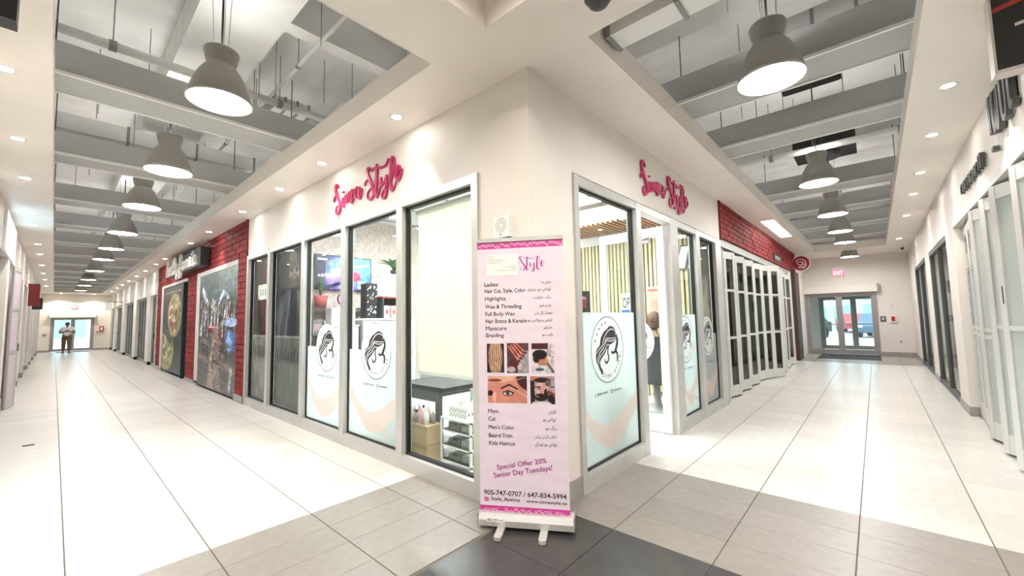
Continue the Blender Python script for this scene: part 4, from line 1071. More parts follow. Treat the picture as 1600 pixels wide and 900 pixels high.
# ---- two frames leaning high on the slat wall, a pink picture, chair and client
for k, x in enumerate((-2.66, -2.46)):
    t = thing('picture_frame', ['left of the two tilted dark frames over the slatted wall', 'right of the two tilted dark frames over the slatted wall'][k], 'picture', (x, 7.50, 2.32), 'tilted frames on the slatted wall')
    G = Fr((0, 0, 0), (1, 0, 0)); sk = 0.10
    MB(M_DGREY).prism(G, [(0, 0), (0.17, 0), (0.17 + sk, 0.44), (sk, 0.44)], 0, 0.02).build('frame', t)
    MB(M_WHITE).prism(G, [(0.02, 0.025), (0.155, 0.025), (0.155 + sk * 0.92, 0.415), (0.02 + sk * 0.92, 0.415)], 0.02, 0.022).build('mirror_face', t)
t = thing('poster', 'salmon pink poster on slatted wall above the seated client', 'poster', (-3.22, 7.53, 1.55))
p = Paint(20, 30, (0.92, 0.62, 0.55)); p.rect(0, 0.88, 1, 0.94, (0.75, 0.3, 0.3)).ell(0.5, 0.3, 0.4, 0.25, (0.88, 0.56, 0.5)).grain((5, 6), 0.08, 2)
MB(M_PINKB).box((-0.02, 0.002, -0.02), (0.42, 0.02, 0.50)).build('board', t)
p.build('poster_face', Fr((0, 0, 0), (1, 0, 0)), 0, 0, 0.40, 0.48, 0.003, t)
CX, CY = -2.72, 6.55
t = thing('barber_chair', 'black barber chair with footrest behind the open salon door', 'chair', (CX, CY, 0))
MB(M_ALU).lathe([(0, 0), (0.30, 0), (0.28, 0.04), (0.06, 0.06), (0.05, 0.42), (0, 0.42)], (0, 0, 0), 20).build('pedestal', t, True)
MB(M_LEATH).box((-0.27, -0.26, 0.42), (0.27, 0.28, 0.50)).build('seat', t)
MB(M_LEATH).box((-0.26, -0.42, 0.45), (0.26, -0.34, 1.18)).build('backrest', t)
for s in (-1, 1):
    q = MB(M_LEATH).box((s * 0.39 - 0.03, -0.3, 0.66), (s * 0.39 + 0.03, 0.22, 0.71)); q.m(M_ALU).box((s * 0.39 - 0.015, 0.1, 0.45), (s * 0.39 + 0.015, 0.13, 0.66)); q.build('armrest', t)
q = MB(M_DGREY).tube([(-0.2, 0.28, 0.45), (-0.2, 0.62, 0.14), (0.2, 0.62, 0.14), (0.2, 0.28, 0.45)], 0.015).box((-0.2, 0.58, 0.12), (0.2, 0.72, 0.15)); q.build('footrest', t)

def skin_body(name, nodes, edges, m, sub=2, root=0):
    me = bpy.data.meshes.new(name)
    me.from_pydata([n[0] for n in nodes], edges, [])
    o = bpy.data.objects.new(name, me); COL.objects.link(o)
    md = o.modifiers.new('skin', 'SKIN'); md.use_smooth_shade = True
    for i, n in enumerate(nodes):
        rr = n[1] if isinstance(n[1], tuple) else (n[1], n[1])
        me.skin_vertices[0].data[i].radius = rr
        me.skin_vertices[0].data[i].use_root = (i == root)
    sd = o.modifiers.new('sub', 'SUBSURF'); sd.levels = sub; sd.render_levels = sub
    me.materials.append(m)
    return o
M_SKIN = mat('skin', (0.50, 0.30, 0.22), 0.5)
M_HAIRB = mat('brown_hair', (0.16, 0.075, 0.05), 0.6, vary=0.3, scale=30, stretch=(1, 1, 0.2))

def person(name, label, loc, rz, pose, skin, parts):
    """one continuous body grown from a skeleton; clothes and hair are its children"""
    t = thing(name, label, 'person', loc); t.rotation_euler = (0, 0, rz)
    N = []; E_ = []; ix = {}
    def add(k, p, r, par=None):
        ix[k] = len(N); N.append((p, r))
        if par: E_.append((ix[par], ix[k]))
    for row in pose: add(*row)
    b = skin_body('body', N, E_, skin); b.parent = t
    for nm, pose2, m in parts:
        N.clear(); E_.clear(); ix.clear()
        for row in pose2: add(*row)
        c = skin_body(nm, list(N), list(E_), m); c.parent = t
    return t, b
def hand(P, k, wrist, d, side, s=1.0):
    """palm and five unequal curled fingers; d = direction, side = thumb side"""
    w_, d, side = Vector(wrist), Vector(d).normalized(), Vector(side).normalized()
    dn = d.cross(side)
    palm = w_ + d * 0.07 * s
    P.append((k + 'palm', tuple(palm), (0.028 * s, 0.018 * s), k + 'wrist'))
    for i, (o, L) in enumerate(((-0.030, 0.055), (-0.010, 0.075), (0.010, 0.080), (0.030, 0.070))):
        a = palm + side * o * s + d * 0.03 * s; b_ = a + d * L * 0.5 * s; c = b_ + (d * 0.6 + dn * 0.6) * L * 0.5 * s
        P.append((k + 'f%da' % i, tuple(a), 0.010 * s, k + 'palm')); P.append((k + 'f%db' % i, tuple(b_), 0.009 * s, k + 'f%da' % i)); P.append((k + 'f%dc' % i, tuple(c), 0.008 * s, k + 'f%db' % i))
    a = w_ + d * 0.03 * s + side * 0.035 * s
    P.append((k + 't1', tuple(a), 0.011 * s, k + 'palm')); P.append((k + 't2', tuple(a + (side * 0.7 + d) * 0.035 * s), 0.009 * s, k + 't1'))

# ---- seated client, back of the head towards the corridor
P = [('pelvis', (0, 0.02, 0.62), (0.15, 0.12)), ('belly', (0, -0.02, 0.82), (0.15, 0.11), 'pelvis'), ('chest', (0, -0.03, 1.04), (0.17, 0.11), 'belly'), ('neckb', (0, -0.02, 1.22), 0.06, 'chest'), ('neck', (0, 0.0, 1.30), 0.052, 'neckb'),
     ('skull', (0, 0.02, 1.42), (0.075, 0.09), 'neck'), ('top', (0, 0.0, 1.50), 0.06, 'skull')]
for s, k in ((-1, 'l'), (1, 'r')):
    P += [(k + 'sh', (s * 0.19, -0.03, 1.12), 0.058, 'chest'), (k + 'el', (s * 0.28, 0.02, 0.86), 0.045, k + 'sh'), (k + 'wrist', (s * 0.24, 0.25, 0.80), 0.03, k + 'el')]
    hand(P, k, (s * 0.24, 0.25, 0.80), (0, 1, -0.2), (-s, 0, 0))
    P += [(k + 'hip', (s * 0.10, 0.08, 0.61), 0.095, 'pelvis'), (k + 'kn', (s * 0.13, 0.48, 0.60), 0.062, k + 'hip'), (k + 'an', (s * 0.13, 0.60, 0.22), 0.04, k + 'kn'), (k + 'toe', (s * 0.14, 0.74, 0.18), 0.035, k + 'an')]
M_CAPE = mat('black_cape', (0.02, 0.02, 0.025), 0.6)
t, b = person('person', 'person with brown hair in black cape seated in the barber chair', (CX, CY + 0.0, 0), 0.25, P, M_SKIN,
    [('cape', [('a', (0, -0.03, 1.20), (0.10, 0.09)), ('b', (0, -0.03, 1.05), (0.23, 0.15), 'a'), ('c', (0, 0.0, 0.80), (0.30, 0.19), 'b'), ('d', (0, 0.06, 0.64), (0.31, 0.24), 'c')], M_CAPE)])
MB(M_HAIRB).blob((0, -0.015, 1.45), 0.115, 0.135, 0.125, 16, 9, 0.06).blob((0, -0.05, 1.37), 0.10, 0.085, 0.10, 14, 8, 0.06).build('hair', t, True)
q = MB(M_SKIN).blob((0, 0.115, 1.42), 0.015, 0.02, 0.02, 8, 5).blob((-0.085, 0.02, 1.42), 0.012, 0.02, 0.03, 8, 5).blob((0.085, 0.02, 1.42), 0.012, 0.02, 0.03, 8, 5)
q.m(M_BLACK).blob((-0.03, 0.10, 1.44), 0.011, 0.008, 0.008, 8, 5).blob((0.03, 0.10, 1.44), 0.011, 0.008, 0.008, 8, 5); q.m(M_TERRA).blob((0, 0.10, 1.375), 0.022, 0.008, 0.007, 8, 5)
q.build('face', t, True)

# ================================================================ PENDANT LAMPS
ORD = ['nearest', 'second', 'third', 'fourth', 'fifth', 'sixth', 'seventh', 'eighth', 'ninth', 'tenth', 'eleventh', 'twelfth', 'thirteenth', 'fourteenth', 'fifteenth', 'sixteenth']
def pendant_proto():
    t = thing('pendant_lamp', 'x', 'lamp', (0, 0, 0))
    R0 = 0.245
    out = [(0.105, 0.33), (0.13, 0.30), (0.155, 0.26), (0.185, 0.20), (0.212, 0.12), (0.232, 0.05), (R0, 0.0)]
    inn = [(R0 - 0.006, 0.0), (0.226, 0.05), (0.206, 0.12), (0.178, 0.20), (0.10, 0.31)]
    MB(M_SHADE).lathe(out + inn, (0, 0, 0), 40).build('shade', t, True)
    MB(M_SHADE).lathe([(0, 0.47), (0.128, 0.47), (0.135, 0.455), (0.120, 0.38), (0.105, 0.33)], (0, 0, 0), 32).build('collar', t, True)
    MB(M_GLOWP).disc((0, 0, 0.012), R0 - 0.008, 40).build('diffuser', t)
    MB(M_GLOWU).disc((0, 0, 0.473), 0.10, 24, True).build('top_vent', t)  # upward glow added to brighten the deck, hidden from below
    MB(M_ALU).lathe([(R0 - 0.008, -0.004), (R0 + 0.003, -0.004), (R0 + 0.003, 0.006), (R0 - 0.002, 0.008)], (0, 0, 0), 40).build('rim', t, True)
    MB(M_BLACK).cyl((0, 0, 0.47), (0, 0, 1.149), 0.009, n=8).build('rod', t)
    q = MB(M_DGREY)
    for a in (0, 2.1, 4.2): q.cyl((0.06 * math.cos(a), 0.06 * math.sin(a), 0.46), (0.09 * math.cos(a), 0.09 * math.sin(a), 1.149), 0.0025, n=5)
    q.build('cable', t)
    return t
proto = pendant_proto()
LX = [-4.2, -6.62, -8.95, -11.8, -14.4, -16.9, -20.6, -24.6, -28.2, -32.3]
ROD = MB(M_BLACK).cyl((0, 0, 0.47), (0, 0, 1.53), 0.009, n=8).mesh('rod')
RY = [3.82, 7.6, 10.3, 12.6, 14.7, 17.2]
for i, x in enumerate(LX):
    l = 'grey bell pendant lamp over the left corridor, %s from the junction' % ORD[i]
    if i == 0: proto.location = (x, 0.89, 3.45); proto['label'] = l; proto['group'] = 'pendant lamps over the left corridor'
    else: dup(proto, (x, 0.89, 3.45), l)
for i, y in enumerate(RY):
    o = dup(proto, (-0.52, y, 3.41 if i == 0 else 3.45 if i < 5 else 3.30), 'grey bell pendant lamp over the right corridor, %s from the junction' % ORD[i])
    o['group'] = 'pendant lamps over the right corridor'
    for c in o.children:
        if c.name.startswith('rod'): c.data = ROD
# unseen lamps added behind the camera to brighten the junction
for k, (x, y) in enumerate([(-0.3, -3.9), (4.0, 0.9), (-0.3, -1.9), (2.0, 0.9)]):
    o = dup(proto, (x, y, 2.9 if k < 2 else 3.0), ['far pendant lamp hanging behind the camera, down the corridor', 'far pendant lamp hanging behind the camera, along the side corridor', 'near pendant lamp hanging behind the camera, down the corridor', 'near pendant lamp hanging behind the camera, along the side corridor'][k]); o['group'] = 'pendant lamps beyond the junction'

# ---- grey baffles across the ceiling openings
def baffle(loc, sx, sy, along, label, group):
    t = thing('ceiling_baffle', label, 'baffle', loc, group)
    MB(M_BAF).box((-sx / 2, -sy / 2, 0), (sx / 2, sy / 2, 0.28)).build('panel', t)
    for s in (-1, 1):
        if along == 'x': MB(M_WHITE).box((-sx / 2, s * sy / 2 - 0.014, -0.014), (sx / 2, s * sy / 2 + 0.012, 0.014)).build('edge_trim', t)
        else: MB(M_WHITE).box((s * sx / 2 - 0.014, -sy / 2, -0.014), (s * sx / 2 + 0.012, sy / 2, 0.014)).build('edge_trim', t)
    for s in (-0.4, 0.4):
        p_ = (s * sx, 0) if along == 'x' else (0, s * sy)
        MB(M_DGREY).cyl((p_[0], p_[1], 0.28), (p_[0], p_[1], 0.88), 0.006, n=6).build('hanger_rod', t)
for i, x in enumerate([-5.40, -7.88, -10.65, -13.3, -16.0, -18.7, -21.5, -24.3, -27, -29.8, -32.6, -34.6]):
    baffle((x, 0.9, 3.72), 0.45, 2.5, 'y', 'grey ceiling baffle across the left corridor, %s from the junction' % ORD[i], 'baffles over the left corridor')
for i, y in enumerate([4.50, 6.08, 9.12, 11.1, 13.4, 15.6]):
    baffle((-0.52, y, 3.72), 2.3, 0.46, 'x', 'grey ceiling baffle across the right corridor, %s from the junction' % ORD[i], 'baffles over the right corridor')

# ---- recessed downlights with their scallops of light on the walls
def downlight(x, y, label, group, on=True, z=ZC, pw=1.0, wide=74):
    t = thing('recessed_light', label, 'light', (x, y, z), group)
    MB(M_WHITE).lathe([(0.045, -0.002), (0.066, -0.006), (0.070, 0.0)], (0, 0, 0), 24).build('trim_ring', t, True)
    MB(M_GLOWD).disc((0, 0, -0.003), 0.046, 20).build('lens', t)
    if on:
        ld = bpy.data.lights.new('spot', 'SPOT'); ld.energy = POT * pw; ld.spot_size = R(74); ld.spot_blend = 0.45; ld.color = (1.0, 0.93, 0.78); ld.shadow_soft_size = 0.03
        ld.spot_size = R(wide)
        lo = bpy.data.objects.new('spot_beam', ld); COL.objects.link(lo); lo.parent = t; lo.location = (0, 0, -0.012)
for i, x in enumerate([-3.40, -5.1, -6.55, -8.35, -10.7, -12.5, -16.0, -17.6, -20, -22.4, -25, -27.6, -30, -33]):
    downlight(x, 2.16, 'small round downlight in the soffit along the left shopfronts, %s from the corner' % ORD[i], 'downlights over the left shopfronts')
for i, x in enumerate([-4.9, -6.67, -8.4, -10.97, -12.19, -15, -17, -20, -23, -26, -30]):
    downlight(x, -0.34, 'small round downlight in the far soffit of the left corridor, %s from the junction' % ORD[i], 'downlights over the far side of the left corridor')
for i, y in enumerate([5.22, 6.58, 8.28, 9.7, 11.8, 15.4]):
    downlight(0.61, y, 'small round downlight in the right-hand soffit, %s from the junction' % ORD[i], 'downlights over the right-hand shopfronts')
for i, (x, y) in enumerate([(-1.0, 0.9), (0.5, 0.9), (-1.0, -0.5), (0.5, -0.5)]):  # unseen downlights added in the recess to brighten the junction
    downlight(x, y, 'downlight inside the square ceiling recess, in the corner %s' % ['by the salon pillar', 'over the dark tiles on the right', 'over the dark tiles on the left', 'farthest from the salon'][i], 'downlights in the ceiling recess', z=4.1, pw=2.3, wide=140)
for i, y in enumerate((0.2, 1.6)):  # pair added to brighten the end wall
    downlight(-36.3, y, ['left of the two downlights over the left corridor exit doors', 'right of the two downlights over the left corridor exit doors'][i], 'downlights over the left exit', pw=2.0, wide=130)
# unseen strips added on top of the soffits to brighten the deck above
for lab, a, b in (('cove light strip on top of the soffit along the left shopfronts', (-35, 2.24), (-2.7, 2.34)), ('cove light strip on top of the far soffit of the left corridor', (-35, -0.46), (-2.7, -0.38)),
                  ('cove light strip on top of the soffit above the salon door side', (-1.86, 2.8), (-1.78, 16.4)), ('cove light strip on top of the right-hand soffit', (0.72, 2.8), (0.80, 16.4))):
    t = thing('cove_light', lab, 'light', (a[0], a[1], ZC + 0.05)); c = (b[0] - a[0], b[1] - a[1])
    MB(M_WHITE).box((0, 0, 0), (c[0], c[1], 0.02)).build('tray', t)
    MB(M_ADDSTRIP).box((0.005, 0.005, 0.02), (c[0] - 0.005, c[1] - 0.005, 0.03)).build('diffuser', t)
# square light slot over the red brick band
t = thing('light_slot', 'rectangular light panel in soffit above the red brick band', 'light', (-1.62, 11.4, ZC - 0.004))
MB(M_WHITE).box((-0.14, -1.3, 0), (0.14, 1.3, 0.003)).build('frame', t); MB(emit('slot_lens', (1, 0.9, 0.85), 5)).box((-0.12, -1.27, -0.002), (0.12, 1.27, 0)).build('lens', t)
t = thing('smoke_detector', 'white domed detector on the ceiling by the square recess', 'detector', (-1.16, 2.16, ZC))
MB(M_WHITE).lathe([(0.10, 0), (0.10, -0.02), (0.085, -0.03)], (0, 0, 0), 28).build('base', t, True); MB(M_DGREY).lathe([(0.075, -0.028), (0.06, -0.07), (0.03, -0.09), (0, -0.095)], (0, 0, 0), 24).build('dome', t, True)

# ---- services above the openings
def pipe(label, P, r, m=M_SLAB, cat='pipe', cl=True):
    t = thing('sprinkler_pipe', label, cat, P[0]); L = Vector(P[0])
    MB(m).tube([tuple(Vector(p) - L) for p in P], r, 12).build('run', t, True)
    for a, b in zip(P[:-1], P[1:]):
        a, b = Vector(a), Vector(b); n = max(1, int((b - a).length / 1.5))
        for i in range(n):
            c = a.lerp(b, (i + 0.5) / n) - L; d = (b - a).normalized()
            MB(M_GREY).cyl(c - d * 0.03, c + d * 0.03, r * 1.25, n=12).build('clamp', t); MB(M_GREY).cyl(c + Vector((0, 0, r)), c + Vector((0, 0, 4.99 - (c + L).z)), 0.006, n=5).build('hanger_rod', t)
pipe('cream sprinkler pipe crossing above the first left baffle', [(-5.6, -0.5, 4.33), (-5.6, 2.6, 4.33)], 0.045)
pipe('slim cream conduit running along the left opening beside the deep beam', [(-36, 1.78, 4.5), (-2.6, 1.78, 4.5)], 0.02)
pipe('long cream sprinkler pipe crossing between the second and third right baffles', [(-1.9, 7.78, 4.05), (1.2, 7.78, 4.05)], 0.05)
pipe('thin cream pipe crossing behind the second right baffle', [(-1.9, 6.75, 4.0), (1.2, 6.75, 4.0)], 0.04)
q = MB(M_GREY); r = random.Random(8)
for i in range(26):
    x = -3.6 - 0.32 * i + r.uniform(-.1, .1); y = r.choice([r.uniform(0.0, 0.7), r.uniform(1.55, 1.7), r.uniform(1.86, 2.3)])
    if -8.75 < x < -7.85: continue
    MB(M_GREY).cyl((x, y, 3.95 + r.uniform(0, .5)), (x, y, 5.0), 0.005, n=5).build('hanger_wire', bpy.data.objects['ceiling_deck'])
for i in range(16):
    x = r.uniform(-1.4, 0.3); y = 3.0 + 0.35 * i
    if 4.9 < y < 6.0: continue
    MB(M_GREY).cyl((x, y, 4.15 + r.uniform(0, .4)), (x, y, 5.0), 0.005, n=5).build('hanger_wire', bpy.data.objects['ceiling_deck'])
def duct(loc, a, b, label, m=M_SLAB):
    t = thing('air_duct', label, 'duct', loc)
    MB(m).box(a, b).build('casing', t)
    n = 3
    for i in range(n + 1):
        if abs(b[0] - a[0]) > abs(b[1] - a[1]):
            x = a[0] + (b[0] - a[0]) * i / n; q = MB(M_GREY).box((x - 0.015, a[1] - 0.012, a[2] - 0.012), (x + 0.015, b[1] + 0.012, b[2] + 0.012))
        else:
            y = a[1] + (b[1] - a[1]) * i / n; q = MB(M_GREY).box((a[0] - 0.012, y - 0.015, a[2] - 0.012), (b[0] + 0.012, y + 0.015, b[2] + 0.012))
        q.build('flange', t)
    return t
duct((-6.05, 1.98, 4.40), (-0.22, -0.16, 0), (0.22, 0.3, 0.16), 'pale air duct box above the nearest left pendant lamp')
duct((-8.3, 1.0, 4.14), (-0.38, -1.2, 0), (0.38, 1.2, 0.22), 'pale air duct above the gap behind the second left baffle')
duct((-0.35, 5.2, 4.28), (-0.3, -0.1, 0), (0.75, 0.6, 0.5), 'pale air duct above the nearest right baffle')
duct((-1.25, 2.78, 3.60), (-0.12, -0.1, 0), (1.4, 0.1, 0.22), 'white boxed channel across the near end of the right opening', M_WHITE)
t = thing('fan_coil_unit', 'black air handling unit hanging before the third right baffle', 'ventilator', (-0.86, 8.05, 4.10))
MB(M_BLACK).box((0, 0, 0), (0.80, 0.6, 0.55)).build('casing', t); MB(M_DGREY).lathe([(0.2, -0.01), (0.2, -0.06), (0, -0.06)], (0.4, 0.3, 0), 20).build('fan_ring', t)
for x in (0.08, 0.72): MB(M_DGREY).cyl((x, 0.3, 0.55), (x, 0.3, 0.9), 0.008, n=6).build('hanger_rod', t)
t = thing('grille', 'long black air grille above the gap behind the first right baffle', 'vent', (-0.68, 5.62, 4.15))
MB(M_BLACK).box((0, 0, 0), (0.56, 0.22, 0.06)).build('frame', t)
for i in range(6): MB(M_DGREY).box((0.02, 0.02 + 0.035 * i, -0.012), (0.54, 0.03 + 0.035 * i, 0)).build('slat', t)

# ================================================================ RED RESTAURANT FRONT
# big mural: a street of cafe tables
M_TRIMW = mat('greige_trim', (0.60, 0.56, 0.53), 0.5)
struct(MB(M_TRIMW).fbox(FL, -12.90, 0.06, -0.02, -12.56, 2.74, 0.03).fbox(FL, -12.90, 2.74, -0.02, -9.43, 2.78, 0.03).fbox(FL, -12.56, 2.68, -0.02, -9.43, 2.74, 0.03).build('trim_mural'))
struct(MB(M_TRIMW).fbox(FL, -18.0, 0.10, -0.02, -17.65, 2.74, 0.03).fbox(FL, -18.0, 2.74, -0.02, -13.95, 2.78, 0.03).fbox(FL, -17.65, 2.70, -0.02, -13.95, 2.74, 0.03).build('trim_mural.001'))
t = thing('mural_panel', 'tall photo mural of a red and grey cafe street on the red brick front', 'mural', (-12.56, 2.42, 0.05))
p = Paint(100, 190, (0.30, 0.29, 0.30))
p.rect(0, 0.70, 1, 1, (0.28, 0.36, 0.36)).ell(0.75, 0.92, 0.4, 0.15, (0.36, 0.44, 0.43), 0.8).ell(0.30, 0.93, 0.3, 0.1, (0.22, 0.29, 0.30), 0.6)
p.line((0.0, 0.78), (0.32, 0.63), 0.05, (0.17, 0.18, 0.20)).line((0.10, 0.86), (0.22, 0.75), 0.03, (0.88, 0.90, 0.94)).line((0.15, 0.82), (0.28, 0.71), 0.02, (0.80, 0.83, 0.90)).line((0.55, 0.72), (0.68, 0.81), 0.022, (0.72, 0.78, 0.92)).line((0.68, 0.81), (0.80, 0.76), 0.02, (0.72, 0.78, 0.92))
r = np.random.RandomState(4)
for i in range(150):
    u, v = r.rand(), 0.44 + 0.27 * r.rand(); c = r.choice([0.12, 0.18, 0.55, 0.75, 0.4, 0.24]); k = r.rand() * 0.1
    p.line((u, v), (u + 0.01, v + 0.03 + 0.03 * r.rand()), 0.010 + 0.012 * r.rand(), (c + k, c + 0.03, c - 0.02 + 0.08 * r.rand()))
for i in range(6): p.line((0.10 + 0.09 * i, 0.45), (0.10 + 0.09 * i, 0.66), 0.008, (0.75, 0.76, 0.80))
p.rect(0.28, 0.475, 0.56, 0.535, (0.50, 0.10, 0.13)).rect(0.30, 0.515, 0.54, 0.53, (0.80, 0.70, 0.70)).rect(0.62, 0.42, 0.66, 0.50, (0.55, 0.12, 0.14))
p.ell(0.86, 0.56, 0.17, 0.035, (0.62, 0.72, 0.86)).rect(0.74, 0.34, 0.98, 0.49, (0.32, 0.42, 0.62)).ell(0.84, 0.42, 0.08, 0.08, (0.50, 0.62, 0.84), 0.5)
p.line((0.50, 0.46), (0.40, 0.0), 0.09, (0.62, 0.52, 0.46), 0.8, 0.08).line((0.52, 0.45), (0.60, 0.0), 0.08, (0.52, 0.44, 0.42), 0.7, 0.08).line((0.45, 0.40), (0.30, 0.02), 0.03, (0.74, 0.66, 0.60), 0.6, 0.04)
for a, b, s in ((0.08, 0.36, 1), (0.42, 0.28, 1.1), (0.62, 0.36, 0.8), (0.05, 0.20, 1.2), (0.66, 0.16, 1.2)):
    p.line((a, b + 0.05 * s), (a + 0.25 * s, b + 0.02 * s), 0.022 * s, (0.46, 0.40, 0.38)).line((a + 0.03, b), (a + 0.02, b - 0.09 * s), 0.012, (0.16, 0.15, 0.16)).line((a + 0.20 * s, b), (a + 0.22 * s, b - 0.11 * s), 0.012, (0.16, 0.15, 0.16)).line((a + 0.02, b - 0.03 * s), (a + 0.22 * s, b - 0.06 * s), 0.012, (0.2, 0.18, 0.19))
p.line((0.88, 0.05), (0.90, 0.18), 0.03, (0.8, 0.8, 0.82), 0.7)
p.grain((40, 70), 0.35, 6).grain((14, 24), 0.2, 7)
MB(M_DGREY).fbox(Fr((0, 0, 0), (1, 0, 0)), 0, 0, -0.02, 3.13, 2.64, 0.018).build('backing', t)
p.build('mural_face', Fr((0, 0, 0), (1, 0, 0)), 0, 0, 3.13, 2.64, 0.02, t, 0.35)
# dark food mural with a black doorway beside it
t = thing('mural_panel', 'dark food mural with two round bowls beside a black doorway', 'mural', (-17.65, 2.42, 0.08))
p = Paint(70, 110, (0.17, 0.18, 0.18))
p.ell(0.62, 0.66, 0.34, 0.25, (0.72, 0.62, 0.46)).ell(0.64, 0.66, 0.30, 0.22, (0.52, 0.50, 0.34)).ell(0.22, 0.24, 0.42, 0.24, (0.66, 0.64, 0.42)).ell(0.22, 0.24, 0.36, 0.20, (0.56, 0.60, 0.40)).line((0, 0.52), (0.5, 0.36), 0.05, (0.28, 0.29, 0.30))
for i in range(90):
    cu, cv, ru, rv = (0.64, 0.66, 0.27, 0.19) if i % 2 else (0.22, 0.24, 0.32, 0.18)
    a, d = r.rand() * 6.28, r.rand() ** 0.5
    p.ell(cu + d * ru * math.cos(a), cv + d * rv * math.sin(a), 0.04, 0.022, [(0.70, 0.28, 0.30), (0.78, 0.72, 0.55), (0.30, 0.36, 0.20), (0.82, 0.80, 0.70), (0.42, 0.20, 0.22)][i % 5])
for i in range(9): p.rect(0.12 + 0.09 * i, 0.925, 0.175 + 0.09 * i, 0.945, (0.7, 0.7, 0.68))
p.grain((20, 30), 0.2, 3)
MB(M_DGREY).fbox(Fr((0, 0, 0), (1, 0, 0)), 0, 0, -0.02, 3.05, 2.60, 0.018).build('backing', t)
p.build('mural_face', Fr((0, 0, 0), (1, 0, 0)), 0, 0, 3.05, 2.60, 0.02, t, 0.4)
d2 = hold('door_2'); q = MB(M_BLACK).fbox(FL, -14.6, 0.0, -0.6, -13.97, 2.70, -0.5); q.build('door_panel', d2)
MB(M_BLACK).fbox(FL, -14.62, 0.0, -0.5, -14.58, 2.70, 0.02).fbox(FL, -14.0, 0.0, -0.5, -13.96, 2.70, 0.02).build('jamb', d2)
# lettered light box on brackets
t = thing('shop_sign', 'black sign box with white script Bellyfornia on the red brick front', 'sign', (-15.7, 2.30, 2.88))
MB(M_BLACK).box((0, -0.10, 0), (4.05, 0.08, 0.44)).build('box', t)
G = Fr((0, -0.10, 0), (1, 0, 0))
M_CREAM = mat('ivory_letter', (0.78, 0.74, 0.68), 0.4)
BF = {'b': [[(0.10, 0.62), (0.02, 0.20), (0.05, 0.02)], [(0.0, 0.60), (0.20, 0.66), (0.22, 0.48), (0.08, 0.36)], [(0.08, 0.36), (0.24, 0.30), (0.20, 0.06), (0.02, 0.04)]],
 'e': [[(0.06, 0.20), (0.22, 0.24), (0.20, 0.36), (0.08, 0.32), (0.04, 0.12), (0.16, 0.02), (0.28, 0.12)]], 'l': [[(0.06, 0.2), (0.2, 0.5), (0.14, 0.66), (0.08, 0.5), (0.07, 0.1), (0.16, 0.03), (0.24, 0.14)]],
 'y': [[(0.06, 0.36), (0.07, 0.14), (0.18, 0.12), (0.22, 0.36)], [(0.22, 0.36), (0.20, -0.10), (0.10, -0.22), (0.04, -0.12), (0.28, 0.12)]], 'f': [[(0.06, 0.14), (0.22, 0.54), (0.17, 0.66), (0.10, 0.5), (0.10, -0.10), (0.16, -0.22), (0.22, -0.06), (0.14, 0.06), (0.28, 0.14)]],
 'o': [[(0.14, 0.34), (0.05, 0.20), (0.12, 0.04), (0.22, 0.14), (0.20, 0.32), (0.12, 0.34)]], 'r': [[(0.06, 0.34), (0.08, 0.04)], [(0.08, 0.2), (0.16, 0.34), (0.24, 0.30)]], 'n': [[(0.06, 0.34), (0.07, 0.04)], [(0.08, 0.2), (0.16, 0.36), (0.20, 0.28), (0.20, 0.06), (0.28, 0.10)]],
 'i': [[(0.08, 0.34), (0.08, 0.08), (0.16, 0.06)], [(0.09, 0.48), (0.09, 0.44)]], 'a': [[(0.22, 0.34), (0.08, 0.30), (0.07, 0.06), (0.18, 0.10), (0.23, 0.34)], [(0.23, 0.34), (0.22, 0.08), (0.30, 0.08)]]}
u = 0.04
for c in 'bellyfornia':
    q = MB(M_CREAM)
    for P in BF[c]: q.stroke(G, [(u + 1.30 * a, 0.02 + 0.66 * b) for a, b in P], 0.002, 0.05, 0.028, 0.05, 5, taper=False)
    q.build('letter_' + c, t); u += 1.30 * (0.17 if c in 'i' else 0.24 if c in 'lr' else 0.29)
q = MB(M_BLACK)
for x in (0.6, 3.4): q.box((x, 0.08, 0.15), (x + 0.06, 0.14, 0.3))
q.build('bracket', t)

# ================================================================ OTHER SHOPFRONTS
nd = [2]
M_PALEB = mat('pale_roller_blind', (0.50, 0.50, 0.48), 0.7)  # backing added so panes of the unlit shops don't turn black
def shop(F, u0, u1, top, d, nm, bays, back=True, gm=None, frame=M_ALUD, door_bay=None, mw=0.035, bd=0.5):
    """recessed glazed unit: frame members, panes, and a blind behind them"""
    nw[0] += 1; h = hold('window_%d' % nw[0])
    MB(frame).fbox(F, u0, top - 0.07, d - 0.05, u1, top, d + 0.03).build('head_rail', h)
    MB(frame).fbox(F, u0, 0, d - 0.05, u1, 0.09, d + 0.03).build('sill_rail', h)
    for i in range(bays + 1):
        u = u0 + (u1 - u0) * i / bays
        MB(frame).fbox(F, max(u0, u - mw), 0.09, d - 0.05, min(u1, u + mw), top - 0.07, d + 0.03).build('mullion', h)
    for i in range(bays):
        a = u0 + (u1 - u0) * i / bays + mw; b = u0 + (u1 - u0) * (i + 1) / bays - mw
        MB(gm or M_GLASSD).fbox(F, a, 0.09, d - 0.012, b, top - 0.07, d - 0.004).build('glass_pane', h)
        if door_bay == i:
            MB(M_BLACK).fbox(F, b - 0.12, 1.0, d + 0.03, b - 0.04, 1.18, d + 0.06).build('lock_case', h)
    if back:
        MB(back if not isinstance(back, bool) else M_PALEB).fbox(F, u0, 0.0, d - bd, u1, top, d - bd + 0.02).build('backing_screen', h)
    return h
for i, (a, b) in enumerate(WL_OPEN):
    shop(FL, a, b, 2.62, -0.12, None, [2, 4, 4, 4, 2][i], door_bay=0 if i != 2 else 1)
gl_pairs = [(9.55, 12.34), (13.25, 16.5)]
